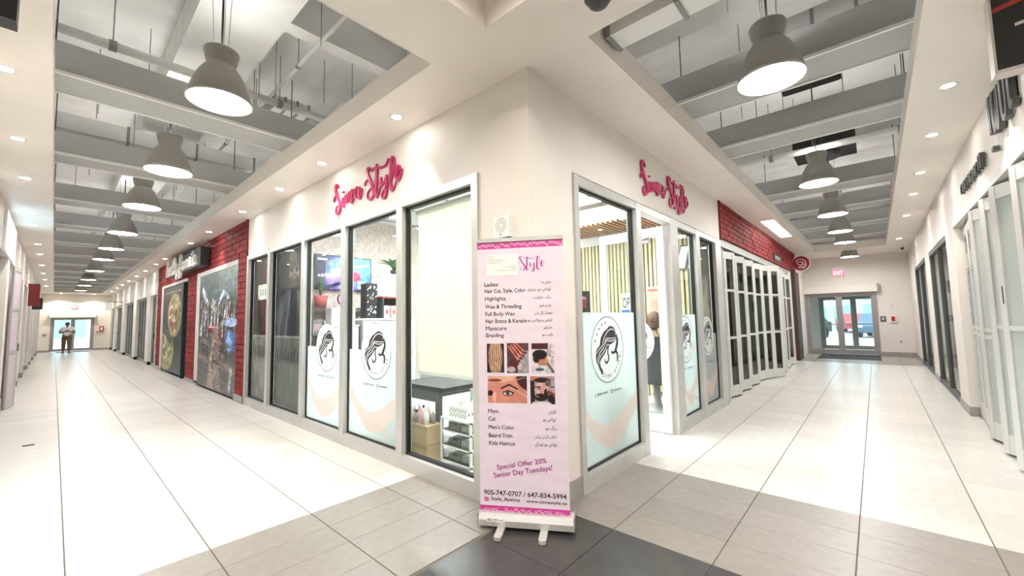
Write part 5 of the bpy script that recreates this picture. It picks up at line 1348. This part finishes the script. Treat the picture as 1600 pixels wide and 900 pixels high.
for i, (a, b) in enumerate(gl_pairs): shop(FQ, -b, -a, 2.72, -0.03, None, 2, gm=M_GLASS, frame=M_DGREY, back=mat('pale_screen', (0.62, 0.66, 0.63), 0.6), mw=0.018, bd=0.3)
# far side of the left corridor
prev = None
M_LILACGLOW = mat('lilac_panel', (0.55, 0.45, 0.60), 0.5)  # the shop's purple glow put into the panel's base colour
PB = [(9.2, 11.25)] + [(LP_PIER[i][1], LP_PIER[i + 1][0]) for i in range(len(LP_PIER) - 1)]
for i, (a, b) in enumerate(PB):
    if b - a > 0.5: shop(FP, a, b, 2.74, -0.10, None, 2 if b - a < 2 else 3, back=M_LILACGLOW if i == 0 else True, frame=M_DGREY if i == 0 else M_ALUD, door_bay=1)
shop(FP, 6.5, 9.2, 2.74, -0.10, None, 2)

# lit sign box of the near left shop
t = thing('shop_sign', 'glowing white and cyan sign box above the near left shopfront', 'sign', (-10.3, -0.597, 2.72))
G = Fr((0, 0, 0), (-1, 0, 0))
MB(M_WHITE).fbox(G, 0, 0, 0, 2.3, 0.68, 0.03).build('box', t)
p = Paint(60, 24, (0.80, 0.90, 0.95))
p.rect(0, 0, 1, 0.12, (0.85, 0.55, 0.70)).ell(0.15, 0.5, 0.10, 0.35, (0.45, 0.78, 0.86)).ell(0.4, 0.55, 0.08, 0.35, (0.55, 0.85, 0.9)).line((0.55, 0.2), (0.62, 0.9), 0.03, (0.4, 0.72, 0.85)).line((0.75, 0.2), (0.72, 0.9), 0.03, (0.4, 0.72, 0.85)).ell(0.9, 0.5, 0.06, 0.3, (0.5, 0.8, 0.9))
p.build('lit_face', G, 0.03, 0.03, 2.24, 0.62, 0.032, t, 0.4, 1.6)
# tall folded panels standing by the first pier on the far left
for k in range(2):
    t = thing('folding_screen', ['pale folded gate panel leaning out by the dark left pier', 'second pale folded gate panel behind the first on the left'][k], 'gate', (-12.0 - 0.7 * k, -0.55, 0), 'folded panels on the far left')
    G = Fr((0, 0, 0), (-0.97, 0.20 - 0.1 * k, 0))
    for a in (0.0, 0.40): MB(M_ALU).fbox(G, a, 0.02, -0.015, a + 0.05, 2.65, 0.015).build('stile', t)
    for z in (0.02, 1.0, 1.8, 2.57): MB(M_ALU).fbox(G, 0.05, z, -0.012, 0.40, z + 0.08, 0.012).build('rail', t)
    MB(film('pink_white_panel', (0.85, 0.76, 0.80), 0.1, 0.3)).fbox(G, 0.05, 0.1, -0.003, 0.40, 2.57, 0.003).build('infill', t)
    MB(M_DGREY).fbox(G, 0.41, 1.05, 0.015, 0.44, 1.2, 0.03).build('lock', t)
# hanging blade signs on the far left
t = thing('blade_sign', 'red hanging blade sign far down the left corridor', 'sign', (-20.0, -0.59, 2.18))
MB(mat('red_sign', (0.22, 0.012, 0.014), 0.4)).box((-0.06, 0.0, 0), (0.06, 0.25, 0.68)).build('panel', t); MB(M_DGREY).box((-0.03, -0.008, 0.68), (0.03, 0.24, 0.71)).build('bracket', t)
t = thing('blade_sign', 'small black blade sign beyond the red one on the left', 'sign', (-24.0, -0.59, 2.18))
MB(M_BLACK).box((-0.06, 0.0, 0), (0.06, 0.27, 0.42)).build('panel', t); MB(M_DGREY).box((-0.03, -0.008, 0.42), (0.03, 0.24, 0.45)).build('bracket', t)
t = thing('blade_sign', 'white blade sign projecting on the shop side near the left end', 'sign', (-30.0, 2.42, 2.32))
MB(M_WHITE).box((-0.06, -0.66, 0), (0.06, -0.42, 0.43)).build('panel', t); MB(M_DGREY).box((-0.03, -0.62, 0.43), (0.03, 0.0, 0.46)).build('bracket', t)
t = thing('hanging_sign', 'black box sign hanging under the left soffit at the picture corner', 'sign', (-3.5, -0.21, 3.18))
MB(M_BLACK).box((-0.05, -0.42, 0), (0.08, 0.0, 0.30)).build('box', t); MB(M_DGREY).box((-0.02, -0.3, 0.30), (0.02, -0.26, 0.32)).box((-0.02, -0.1, 0.30), (0.02, -0.06, 0.32)).build('hanger', t)

# ================================================================ RIGHT CORRIDOR, LEFT SIDE: folding gates
M_PANE = glass('smoked_pane', (0.44, 0.43, 0.41), 1.2)
M_ALUW = mat('light_aluminium', (0.66, 0.655, 0.63), 0.4, 0.2)
def gate_panel(t, a, b, h, nm='gate_panel', rails=(0.0, 1.05, 1.92), dbl=False, pane_m=None):
    """one leaf from a to b (x, y) in the gate's own coordinates"""
    a = Vector((a[0], a[1], 0)); b = Vector((b[0], b[1], 0)); G = Fr(a, b - a); L = (b - a).length
    st = min(0.07, L * 0.25)
    q = MB(M_ALUW).fbox(G, 0, 0.03, -0.018, st, h, 0.018).fbox(G, L - st, 0.03, -0.018, L, h, 0.018).fbox(G, st, h - 0.13, -0.014, L - st, h, 0.014).fbox(G, st, 0.03, -0.014, L - st, 0.22, 0.014)
    for z in rails[1:]: q.fbox(G, st, z, -0.014, L - st, z + 0.045, 0.014)
    p = q.build(nm, t)
    zs = [0.22] + [z for z in rails[1:]] + [h - 0.13]
    for i in range(len(zs) - 1): MB(pane_m or M_PANE).fbox(G, st, zs[i] + (0.045 if i else 0), -0.004, L - st, zs[i + 1], 0.004).build('pane', p)
    return G, L, p
t = thing('folding_gate', 'closed aluminium folding gate with smoked panes under the red brick band', 'gate', (-1.95, 7.72, 0))
P = [(0.0, 0.0)]
for i in range(10): P.append((-0.08 if i % 2 == 0 else 0.0, 0.40 * (i + 1)))
for i in range(8): gate_panel(t, P[i], P[i + 1], 2.66)
gate_panel(t, P[8], (0.10, 3.55), 2.64)
gate_panel(t, (0.10, 3.55), (0.26, 3.85), 2.64)
MB(M_BLACK).box((0.0, 2.1, 1.55), (0.03, 2.2, 1.75)).build('lock_case', t)
t = thing('folding_gate', 'second aluminium folding gate standing partly open near the brown column', 'gate', (-1.95, 12.6, 0))
for a, b in (((-0.30, -0.25), (0.18, 0.0)), ((0.18, 0.0), (0.02, 0.5)), ((0.02, 0.5), (0.10, 1.0)), ((0.10, 1.0), (0.0, 1.5)), ((0.0, 1.5), (0.08, 2.0)), ((0.08, 2.0), (0.0, 2.5))): gate_panel(t, a, b, 2.64)
MB(M_BLACK).box((0.10, 0.28, 1.5), (0.14, 0.4, 1.72)).build('lock_case', t)
struct(MB(M_ALUD).fbox(FR, 7.66, 2.70, -0.13, 15.2, 2.82, -0.01).build('trim_gate_track'))
struct(MB(M_GREY).box((-3.2, 7.76, 0), (-3.1, 15.2, 2.8)).build('wall_gate_back'))
# house number plate on bricks
t = thing('name_plate', 'small black plate on the red brick band', 'plate', (-1.93, 12.6, 2.92))
MB(M_BLACK).box((0, 0, 0), (0.03, 1.0, 0.17)).build('plate', t)
for i in range(5): MB(M_ALU).box((0.03, 0.15 + 0.15 * i, 0.05), (0.034, 0.22 + 0.15 * i, 0.12)).build('stud', t)
struct(MB(mat('dark_brown_panel', (0.05, 0.028, 0.022), 0.5)).box((-2.25, 15.75, 0), (-1.86, 16.6, 2.84)).build('pillar_brown'))
t = thing('blade_sign', 'round red blade sign with white line emblem by the brown column', 'sign', (-1.72, 16.2, 3.12))
G = Fr((0, 0, 0), (1, 0, 0.0))
C20 = [(0.25 * math.cos(2 * math.pi * i / 40), 0.25 * math.sin(2 * math.pi * i / 40)) for i in range(40)]
MB(M_WHITE).prism(G, C20, -0.04, 0.04).build('rim', t)
MB(mat('crimson_face', (0.34, 0.01, 0.025), 0.35)).prism(G, [(a * 0.93, b * 0.93) for a, b in C20], -0.041, 0.041).build('face', t)
q = MB(M_WHITE)
for P in ([(-0.10, 0.02), (-0.12, 0.09), (-0.04, 0.14), (0.06, 0.12), (0.12, 0.05), (0.13, -0.05)], [(-0.10, 0.02), (-0.03, 0.06), (0.05, 0.02), (0.03, -0.04), (-0.05, -0.05), (-0.10, 0.0)], [(0.0, -0.05), (0.07, -0.03), (0.12, -0.10), (0.14, -0.05)], [(-0.08, -0.13), (-0.02, -0.09), (0.05, -0.12), (0.11, -0.14), (0.0, -0.15), (-0.08, -0.13)]):
    q.stroke(G, P, 0.0415, 0.0415, 0.010, 0.014, 5)
q.build('emblem', t)
MB(M_BLACK).box((-0.52, -0.03, -0.03), (-0.24, 0.03, 0.03)).build('bracket', t)

# ================================================================ RIGHT CORRIDOR, RIGHT SIDE
struct(MB(M_ALU).box((0.92, 4.3, 2.70), (1.06, 8.72, 2.78)).build('trim_gate_track.001'))
M_FROST = film('frosted_gate_pane', (0.72, 0.76, 0.74), 0.25, 0.3)
M_SMOKE2 = glass('smoke_grey_pane', (0.34, 0.40, 0.38), 1.3)
t = thing('folding_gate', 'pale glazed folding gate half folded along the right-hand shopfront', 'gate', (0.95, 4.4, 0))
PQ = [(0.08, 4.28), (0.06, 3.80), (0.03, 3.32), (-0.03, 2.86), (0.05, 2.60), (-0.03, 2.20), (0.08, 1.95), (-0.04, 1.60), (0.10, 1.25), (-0.03, 0.85), (0.10, 0.4), (0.0, 0.05)]
for i in range(len(PQ) - 1):
    G_, L_, p_ = gate_panel(t, PQ[i], PQ[i + 1], 2.68, rails=(0, 1.16, 1.24) if i < 4 else (0, 1.3), pane_m=M_FROST if i < 4 else (M_SMOKE2 if i % 2 == 0 else M_FROST))
    if i == 0: MB(M_INK).text(Fr(G_.p(L_ * 0.4, 1.30), G_.v, -G_.u), '905.881.0482', 0.0, 0, 0.72, 0.11, 0.02).build('phone_print', p_)
    if i < 3:
        q = MB(M_DGREY)
        for a in (0.12, 0.24):
            if i < 2: q.fbox(G_, a, 2.30, 0.015, a + 0.006, 2.50, 0.017).fbox(G_, a + 0.09, 2.30, 0.015, a + 0.096, 2.50, 0.017).fbox(G_, a, 2.30, 0.015, a + 0.09, 2.306, 0.017)
        q.fbox(G_, 0.05, 2.02, 0.015, L_ - 0.05, 2.03, 0.017).fbox(G_, 0.05, 2.07, 0.015, L_ - 0.05, 2.08, 0.017)
        q.build('line_print', p_)
MB(M_BLACK).box((-0.045, 1.55, 1.55), (-0.02, 1.62, 1.72)).build('lock_case', t)
struct(MB(mat('grey_green_screen', (0.42, 0.45, 0.43), 0.6)).box((1.9, 4.0, 0), (1.95, 9.0, 2.74)).build('wall_shop_back'))
# blade sign at the top right
t = thing('blade_sign', 'black sign with red band hanging from the right-hand soffit', 'sign', (0.66, 3.9, 2.98))
G = Fr((0, 0, 0), (1, 0, 0))
MB(M_BLACK).fbox(G, 0.012, 0.02, -0.08, 0.66, 0.52, 0.0).build('panel', t)
MB(M_TRIMW).fbox(G, 0, 0, -0.10, 0.67, 0.02, 0.012).fbox(G, 0, 0.02, -0.1, 0.012, 0.52, 0.012).build('frame', t)
q = MB(mat('red_stripe', (0.45, 0.05, 0.03), 0.4)).prism(G, [(0.014, 0.40), (0.66, 0.52), (0.5, 0.52), (0.014, 0.43)], 0.001, 0.002); q.build('red_band', t)
q = MB(mat('pink_white_print', (0.78, 0.70, 0.72), 0.4)).prism(G, [(0.10, 0.275), (0.35, 0.30), (0.35, 0.32), (0.10, 0.295)], 0.001, 0.003).text(G, 'V', 0.17, 0.08, 0.085, 0.09, 0.003); q.build('print', t)
# black stroke letters on the wall
t = thing('wall_sign', 'tall black script letters on the right-hand wall over the gate', 'sign', (0.93, 5.6, 2.9))
G = Fr((0, 0, 0), (0, -1, 0))
for i, st in enumerate([[[(0.03, 0.52), (0.03, 0.18)], [(0.03, 0.06), (0.03, 0.02)]], [[(0.14, 0.52), (0.16, 0.22), (0.22, 0.18), (0.26, 0.50)], [(0.26, 0.50), (0.28, 0.20), (0.34, 0.18), (0.36, 0.5)]], [[(0.46, 0.54), (0.47, 0.22), (0.54, 0.16), (0.60, 0.24), (0.60, 0.55)]], [[(0.72, 0.54), (0.72, 0.2), (0.8, 0.2)], [(0.70, 0.42), (0.84, 0.40)]]]):
    q = MB(M_DGREY)
    for P in st: q.stroke(G, P, 0.01, 0.05, 0.022, 0.035, 5, taper=False)
    q.build('letter', t)
t = thing('wall_sign', 'row of small black raised letters further along the right-hand wall', 'sign', (0.93, 7.42, 2.93))
r2 = random.Random(6); u = 0.0
G = Fr((0, 0, 0), (0, -1, 0))
for i in range(8):
    q = MB(M_DGREY); hh = 0.11 if i < 7 else 0.15
    q.fbox(G, u, 0, 0.01, u + 0.03, hh, 0.05).fbox(G, u + 0.03, hh - 0.03, 0.01, u + 0.10, hh, 0.05)
    if i % 2: q.fbox(G, u + 0.10, 0, 0.01, u + 0.13, hh, 0.05)
    q.build('letter', t); u += 0.165

# ================================================================ CORRIDOR ENDS
M_FR = mat('entrance_frame', (0.34, 0.32, 0.31), 0.4, 0.3)
def entrance(n, F, u0, u1, h, label_mid=True):
    nd[0] += 1
    e = hold('door_%d' % nd[0])
    m = (u0 + u1) / 2
    MB(M_FR).fbox(F, u0, 0, -0.12, u0 + 0.07, h, 0.02).fbox(F, u1 - 0.07, 0, -0.12, u1, h, 0.02).fbox(F, u0 + 0.07, h - 0.06, -0.12, u1 - 0.07, h, 0.02).build('door_frame', e)
    for a, b in ((u0 + 0.07, m), (m, u1 - 0.07)):
        q = MB(M_FR).fbox(F, a, 0.02, -0.06, a + 0.09, h - 0.06, -0.01).fbox(F, b - 0.09, 0.02, -0.06, b, h - 0.06, -0.01).fbox(F, a + 0.09, h - 0.14, -0.06, b - 0.09, h - 0.06, -0.01).fbox(F, a + 0.09, 0.02, -0.06, b - 0.09, 0.17, -0.01)
        d = q.build('door_leaf', e)
        MB(M_GLASS).fbox(F, a + 0.09, 0.17, -0.04, b - 0.09, h - 0.14, -0.03).build('glass_pane', d)
        MB(M_ALU).fbox(F, a + 0.09, 1.0, -0.03, b - 0.09, 1.04, 0.02).build('push_bar', d) if n == 2 else MB(M_ALU).fbox(F, (b - 0.14) if b == m else (a + 0.10), 0.9, -0.01, (b - 0.11) if b == m else (a + 0.13), 1.3, 0.04).build('pull_handle', d)
    return e
FER = Fr((0, 18.9, 0), (1, 0, 0)); FEL = Fr((-37.0, 0, 0), (0, 1, 0))
entrance(1, FER, -2.0, 0.06, 2.2); entrance(2, Fr((0, 21.2, 0), (1, 0, 0)), -1.75, 0.45, 2.15)
entrance(3, FEL, -0.14, 1.70, 2.06)
# vestibule beyond the right-hand doors
struct(MB(M_WHITE).box((-2.4, 19.1, 0), (-2.2, 21.2, 2.7)).box((0.9, 19.1, 0), (1.1, 21.2, 2.7)).box((-2.4, 21.2, 2.15), (1.1, 21.3, 2.7)).box((-2.4, 21.2, 0), (-1.75, 21.3, 2.15)).box((0.45, 21.2, 0), (1.1, 21.3, 2.15)).build('wall_vestibule'))
struct(MB(M_WHITE).box((-2.4, 19.1, 2.65), (1.1, 21.3, 2.75)).build('ceiling_vestibule'))
struct(MB(M_BASE).box((-2.4, 18.85, -0.05), (1.1, 21.3, 0.0)).build('floor_vestibule'))
for nm, lab, F, u0, u1, z0, z1 in (('door_operator', 'long beige automatic door operator box over the right-hand exit doors', FER, -2.05, 0.12, 2.20, 2.46), ('door_operator', 'long white automatic door operator box over the left corridor exit doors', FEL, -0.25, 1.80, 2.06, 2.20)):
    t = thing(nm, lab, 'door operator', F.p(u0, z0, 0.022))
    G = Fr((0, 0, 0), F.u)
    MB(M_WALL).fbox(G, 0, 0, 0, u1 - u0, z1 - z0, 0.16).build('housing', t)
    for u in (0.0, u1 - u0 - 0.03): MB(M_ALUD).fbox(G, u - 0.01, -0.01, 0, u + 0.04, z1 - z0 + 0.01, 0.17).build('end_cap', t)
def exit_sign(F, u, z, s, label):
    t = thing('exit_sign', label, 'sign', F.p(u, z, 0.0)); G = Fr((0, 0, 0), F.u)
    MB(M_WHITE).fbox(G, -0.19 * s, -0.13 * s, 0.0, 0.19 * s, 0.13 * s, 0.06).build('housing', t)
    MB(emit('exit_red', (0.95, 0.10, 0.16), 0.9)).fbox(G, -0.175 * s, -0.115 * s, 0.06, 0.175 * s, 0.115 * s, 0.064).build('red_face', t)
    MB(emit('exit_letters', (1.0, 0.70, 0.72), 1.0)).text(G, 'EXIT', -0.145 * s, -0.075 * s, 0.29 * s, 0.15 * s, 0.067).build('lettering', t)
    MB(M_WHITE).fbox(G, -0.19 * s, 0.13 * s, 0.0, 0.19 * s, 0.22 * s, 0.05).build('mount_canopy', t)
exit_sign(FER, -0.92, 2.93, 0.95, 'red lit EXIT sign on the end wall of the right corridor')
exit_sign(FEL, 0.82, 2.74, 1.0, 'red lit EXIT sign on the end wall of the left corridor')
def wallbox(nm, label, cat, F, u0, z0, u1, z1, d, m, m2=None, inner=None):
    t = thing(nm, label, cat, F.p(u0, z0)); G = Fr((0, 0, 0), F.u); a, b = u1 - u0, z1 - z0
    MB(m).fbox(G, 0, 0, 0, a, b, d).build('case', t)
    if m2: MB(m2).fbox(G, a * 0.25, b * 0.2, d, a * 0.75, b * 0.8, d + 0.015).build(inner or 'face', t)
wallbox('door_button', 'dark square door button plate beside the right-hand exit', 'button', FER, 0.11, 1.17, 0.25, 1.34, 0.03, M_DGREY, M_ALU, 'push_plate')
M_RED = mat('alarm_red', (0.50, 0.02, 0.02), 0.4)
wallbox('fire_pull_station', 'white and red fire pull station beside the right-hand exit', 'alarm', FER, 0.34, 1.12, 0.52, 1.38, 0.05, M_WHITE, M_RED, 'red_pull')
t = thing('notice', 'small white notice above the fire pull station', 'notice', FER.p(0.36, 1.55))
MB(M_WHITE).fbox(Fr((0, 0, 0), (1, 0, 0)), 0, 0, 0, 0.13, 0.22, 0.003).build('sheet', t)
q = MB(M_GREY)
for i in range(4): q.fbox(Fr((0, 0, 0), (1, 0, 0)), 0.015, 0.03 + 0.05 * i, 0.003, 0.115, 0.045 + 0.05 * i, 0.004)
q.build('print_line', t)
wallbox('wall_outlet', 'cream outlet low on the right corridor end wall', 'outlet', FER, 0.52, 0.42, 0.62, 0.56, 0.012, M_WHITE, M_BASE, 'socket')
wallbox('fire_cabinet', 'red fire hose cabinet on the left corridor end wall', 'cabinet', FEL, 1.93, 1.16, 2.13, 1.50, 0.06, M_RED, M_WHITE, 'pane')
wallbox('fire_pull_station', 'small red fire pull station below the red cabinet at the left end', 'alarm', FEL, 1.80, 1.08, 1.88, 1.2, 0.05, M_RED, M_WHITE, 'lever')
wallbox('door_button', 'dark door button plate left of the left corridor exit doors', 'button', FEL, -0.42, 0.98, -0.28, 1.08, 0.04, M_DGREY, M_ALU, 'push_plate')
t = thing('security_camera', 'small dark security camera under the right-hand soffit end', 'camera', (0.72, 16.9, ZC))
MB(M_WHITE).cyl((0, 0, 0), (0, 0, -0.08), 0.03, n=10).build('mount', t); MB(M_DGREY).cyl((0, 0.05, -0.10), (0, -0.12, -0.13), 0.04, n=12).build('body', t)
# mats
for lab, P in (('dark rubber-backed mat before the right-hand exit doors', (-1.55, 16.9, 0.05, 18.75)), ('dark mat before the left corridor exit doors', (-36.8, 0.15, -35.6, 1.55))):
    t = thing('door_mat', lab, 'mat', ((P[0] + P[2]) / 2, (P[1] + P[3]) / 2, 0)); a, b = (P[2] - P[0]) / 2, (P[3] - P[1]) / 2
    MB(mat('mat_pile', (0.06, 0.056, 0.06), 0.95, vary=0.3, scale=60)).box((-a + 0.03, -b + 0.03, 0), (a - 0.03, b - 0.03, 0.012)).build('pile', t)
    q = MB(M_BLACK).box((-a, -b, 0), (a, -b + 0.03, 0.007)).box((-a, b - 0.03, 0), (a, b, 0.007)).box((-a, -b + 0.03, 0), (-a + 0.03, b - 0.03, 0.007)).box((a - 0.03, -b + 0.03, 0), (a, b - 0.03, 0.007)); q.build('rubber_edge', t)
t = thing('floor_tag', 'small black strip lying on the cream tiles at the left', 'litter', (-8.17, -0.15, 0.0), None)
MB(M_BLACK).box((-0.035, -0.05, 0), (0.035, 0.05, 0.006)).build('strip', t)

# ================================================================ OUTSIDE
M_CONC = mat('pale_concrete', (0.62, 0.62, 0.60), 0.8, vary=0.08, scale=0.8)
struct(MB(M_CONC).box((-40, 21.2, -0.15), (40, 70, -0.02)).build('ground_outside'))
struct(MB(M_CONC).box((-90, -40, -0.15), (-37.2, 40, -0.02)).build('ground_outside.001'))
M_BLUEG = mat('blue_green_glass_wall', (0.30, 0.52, 0.58), 0.15)
M_LBLUE = mat('pale_blue_panel', (0.50, 0.68, 0.82), 0.4)
def facade(F, u0, u1, h, nx, nz, m, fm, name, label):
    t = thing(name, label, 'building', F.p(u0, -0.02)); G = Fr((0, 0, 0), F.u)
    MB(m).fbox(G, 0, 0, -3.0, u1 - u0, h, 0).build('wall', t)
    for i in range(nx):
        for j in range(nz):
            a = (u1 - u0) * i / nx + 0.15; b = (u1 - u0) * (i + 1) / nx - 0.15; c = 0.3 + (h - 0.4) * j / nz; d = 0.3 + (h - 0.4) * (j + 1) / nz - 0.2
            w_ = MB(fm).fbox(G, a, c, -0.02, b, d, 0.06).build('window_frame', t)
            MB(M_BLUEG).fbox(G, a + 0.07, c + 0.07, 0.06, b - 0.07, d - 0.07, 0.065).build('pane', w_)
facade(Fr((0, 46, 0), (1, 0, 0)), -9, 9, 9, 9, 4, M_LBLUE, M_WHITE, 'building', 'pale blue glazed building seen through the right-hand doors')
facade(Fr((-62, 0, 0), (0, 1, 0)), -12, 14, 9, 9, 3, M_WHITE, M_LBLUE, 'building', 'white and blue building seen through the left corridor doors')
def car(label, loc, rz, m):
    t = thing('car', label, 'car', loc); t.rotation_euler = (0, 0, rz)
    G = Fr((0, 0.85, 0), (-1, 0, 0))
    body = [(-2.1, 0.35), (2.1, 0.32), (2.15, 0.70), (1.9, 0.88), (1.05, 0.95), (0.45, 1.42), (-0.95, 1.45), (-1.65, 1.0), (-2.1, 0.92)]
    MB(m).prism(Fr((0, 0.85, 0), (-1, 0, 0)), body, 0, -1.7).build('body', t)
    q = MB(M_BLACK)
    for y in (-0.87, 0.87): q.prism(Fr((0, y, 0), (-1, 0, 0)), [(0.92, 0.97), (0.42, 1.36), (-0.88, 1.38), (-1.45, 1.0)], 0.012, -0.012)
    q.build('side_window', t)
    for x in (-1.3, 1.3):
        for y in (-0.78, 0.78): MB(M_BLACK).cyl((x, y - 0.11, 0.32), (x, y + 0.11, 0.32), 0.32, n=18).build('wheel', t)
    q = MB(M_WHITE)
    for y in (-0.6, 0.6): q.box((-2.18, y - 0.15, 0.62), (-2.12, y + 0.15, 0.75))
    q.build('headlight', t)
car('dark car parked nearest outside the right-hand doors', (-3.6, 30.5, -0.02), R(70), M_DGREY)
car('grey blue car parked further out beyond the right-hand doors', (0.2, 33.5, -0.02), R(80), mat('car_blue', (0.10, 0.16, 0.25), 0.25))
car('red car parked at the back beyond the right-hand doors', (-1.2, 40.5, -0.02), R(85), mat('car_red', (0.45, 0.08, 0.10), 0.25))

# ================================================================ PERSON WALKING UP THE LEFT CORRIDOR
P = [('pelvis', (0, 0, 0.95), (0.16, 0.12)), ('belly', (0.02, 0, 1.12), (0.17, 0.13), 'pelvis'), ('chest', (0.0, 0, 1.32), (0.18, 0.12), 'belly'), ('neckb', (0.0, 0, 1.48), 0.06, 'chest'), ('neck', (0.02, 0, 1.54), 0.052, 'neckb'),
     ('skull', (0.035, 0, 1.63), (0.078, 0.092), 'neck'), ('top', (0.02, 0, 1.71), 0.062, 'skull')]
for s, k in ((-1, 'r'), (1, 'l')):
    wr_ = (0.33, s * 0.09, 1.22)
    P += [(k + 'sh', (0.0, s * 0.20, 1.42), 0.06, 'chest'), (k + 'el', (0.05, s * 0.30, 1.15), 0.046, k + 'sh'), (k + 'wrist', wr_, 0.03, k + 'el')]
    hand(P, k, wr_, (0.6, -s * 0.7, 0.35), (0, 0, 1))
    st = s * 0.16
    P += [(k + 'hip', (0, s * 0.10, 0.90), 0.10, 'pelvis'), (k + 'kn', (0.05 + st * 0.6, s * 0.11, 0.50), 0.064, k + 'hip'), (k + 'an', (st, s * 0.11, 0.09), 0.042, k + 'kn'), (k + 'toe', (st + 0.17, s * 0.13, 0.035), 0.034, k + 'an')]
M_SHIRT = mat('white_tee_shirt', (0.74, 0.72, 0.70), 0.8)
M_TROUS = mat('brown_trousers', (0.16, 0.09, 0.055), 0.8)
shirt = [('a', (0.0, 0, 0.93), (0.185, 0.145)), ('b', (0.02, 0, 1.12), (0.20, 0.155), 'a'), ('c', (0.0, 0, 1.32), (0.205, 0.145), 'b'), ('d', (0.0, 0, 1.46), (0.10, 0.08), 'c')]
for s, k in ((-1, 'r'), (1, 'l')): shirt += [(k + '1', (0.0, s * 0.20, 1.42), 0.082, 'c'), (k + '2', (0.03, s * 0.27, 1.25), 0.075, k + '1')]
trous = [('a', (0, 0, 0.96), (0.175, 0.135))]
for s, k in ((-1, 'r'), (1, 'l')):
    st = s * 0.16
    trous += [(k + '1', (0, s * 0.10, 0.86), 0.118, 'a'), (k + '2', (0.05 + st * 0.6, s * 0.11, 0.50), 0.095, k + '1'), (k + '3', (st, s * 0.11, 0.13), 0.078, k + '2')]
t, b = person('person', 'person in white T-shirt and brown trousers walking with a phone held in both hands', (-34.6, 0.52, 0.0), 0.0, P, mat('brown_skin', (0.22, 0.12, 0.08), 0.5), [('shirt', shirt, M_SHIRT), ('trousers', trous, M_TROUS)])
q = MB(M_BLACK).blob((0.0, 0, 1.69), 0.105, 0.10, 0.075, 14, 8, 0.03).blob((-0.03, 0, 1.64), 0.085, 0.092, 0.09, 12, 7); q.build('hair', t, True)
q = MB(mat('brown_skin', (0.22, 0.12, 0.08))).blob((0.125, 0, 1.62), 0.022, 0.014, 0.022, 8, 5).blob((0.02, -0.085, 1.62), 0.02, 0.012, 0.03, 8, 5).blob((0.02, 0.085, 1.62), 0.02, 0.012, 0.03, 8, 5)
q.m(M_BLACK).blob((0.112, -0.03, 1.645), 0.008, 0.012, 0.008, 8, 5).blob((0.112, 0.03, 1.645), 0.008, 0.012, 0.008, 8, 5); q.m(M_TERRA).blob((0.112, 0, 1.575), 0.008, 0.022, 0.007, 8, 5)
q.build('face', t, True)
for s in (-1, 1):
    st = s * 0.16
    MB(M_DGREY).blob((st + 0.09, s * 0.12, 0.045), 0.135, 0.052, 0.045, 12, 7).build('shoe', t, True)
ph = thing('phone', 'dark phone held in both hands by the walking person', 'phone', (-34.6 + 0.47, 0.52, 1.27))
MB(M_BLACK).box((-0.005, -0.07, -0.035), (0.005, 0.07, 0.035)).build('case', ph); MB(M_DGREY).box((-0.008, -0.065, -0.03), (-0.005, 0.065, 0.03)).build('screen', ph)
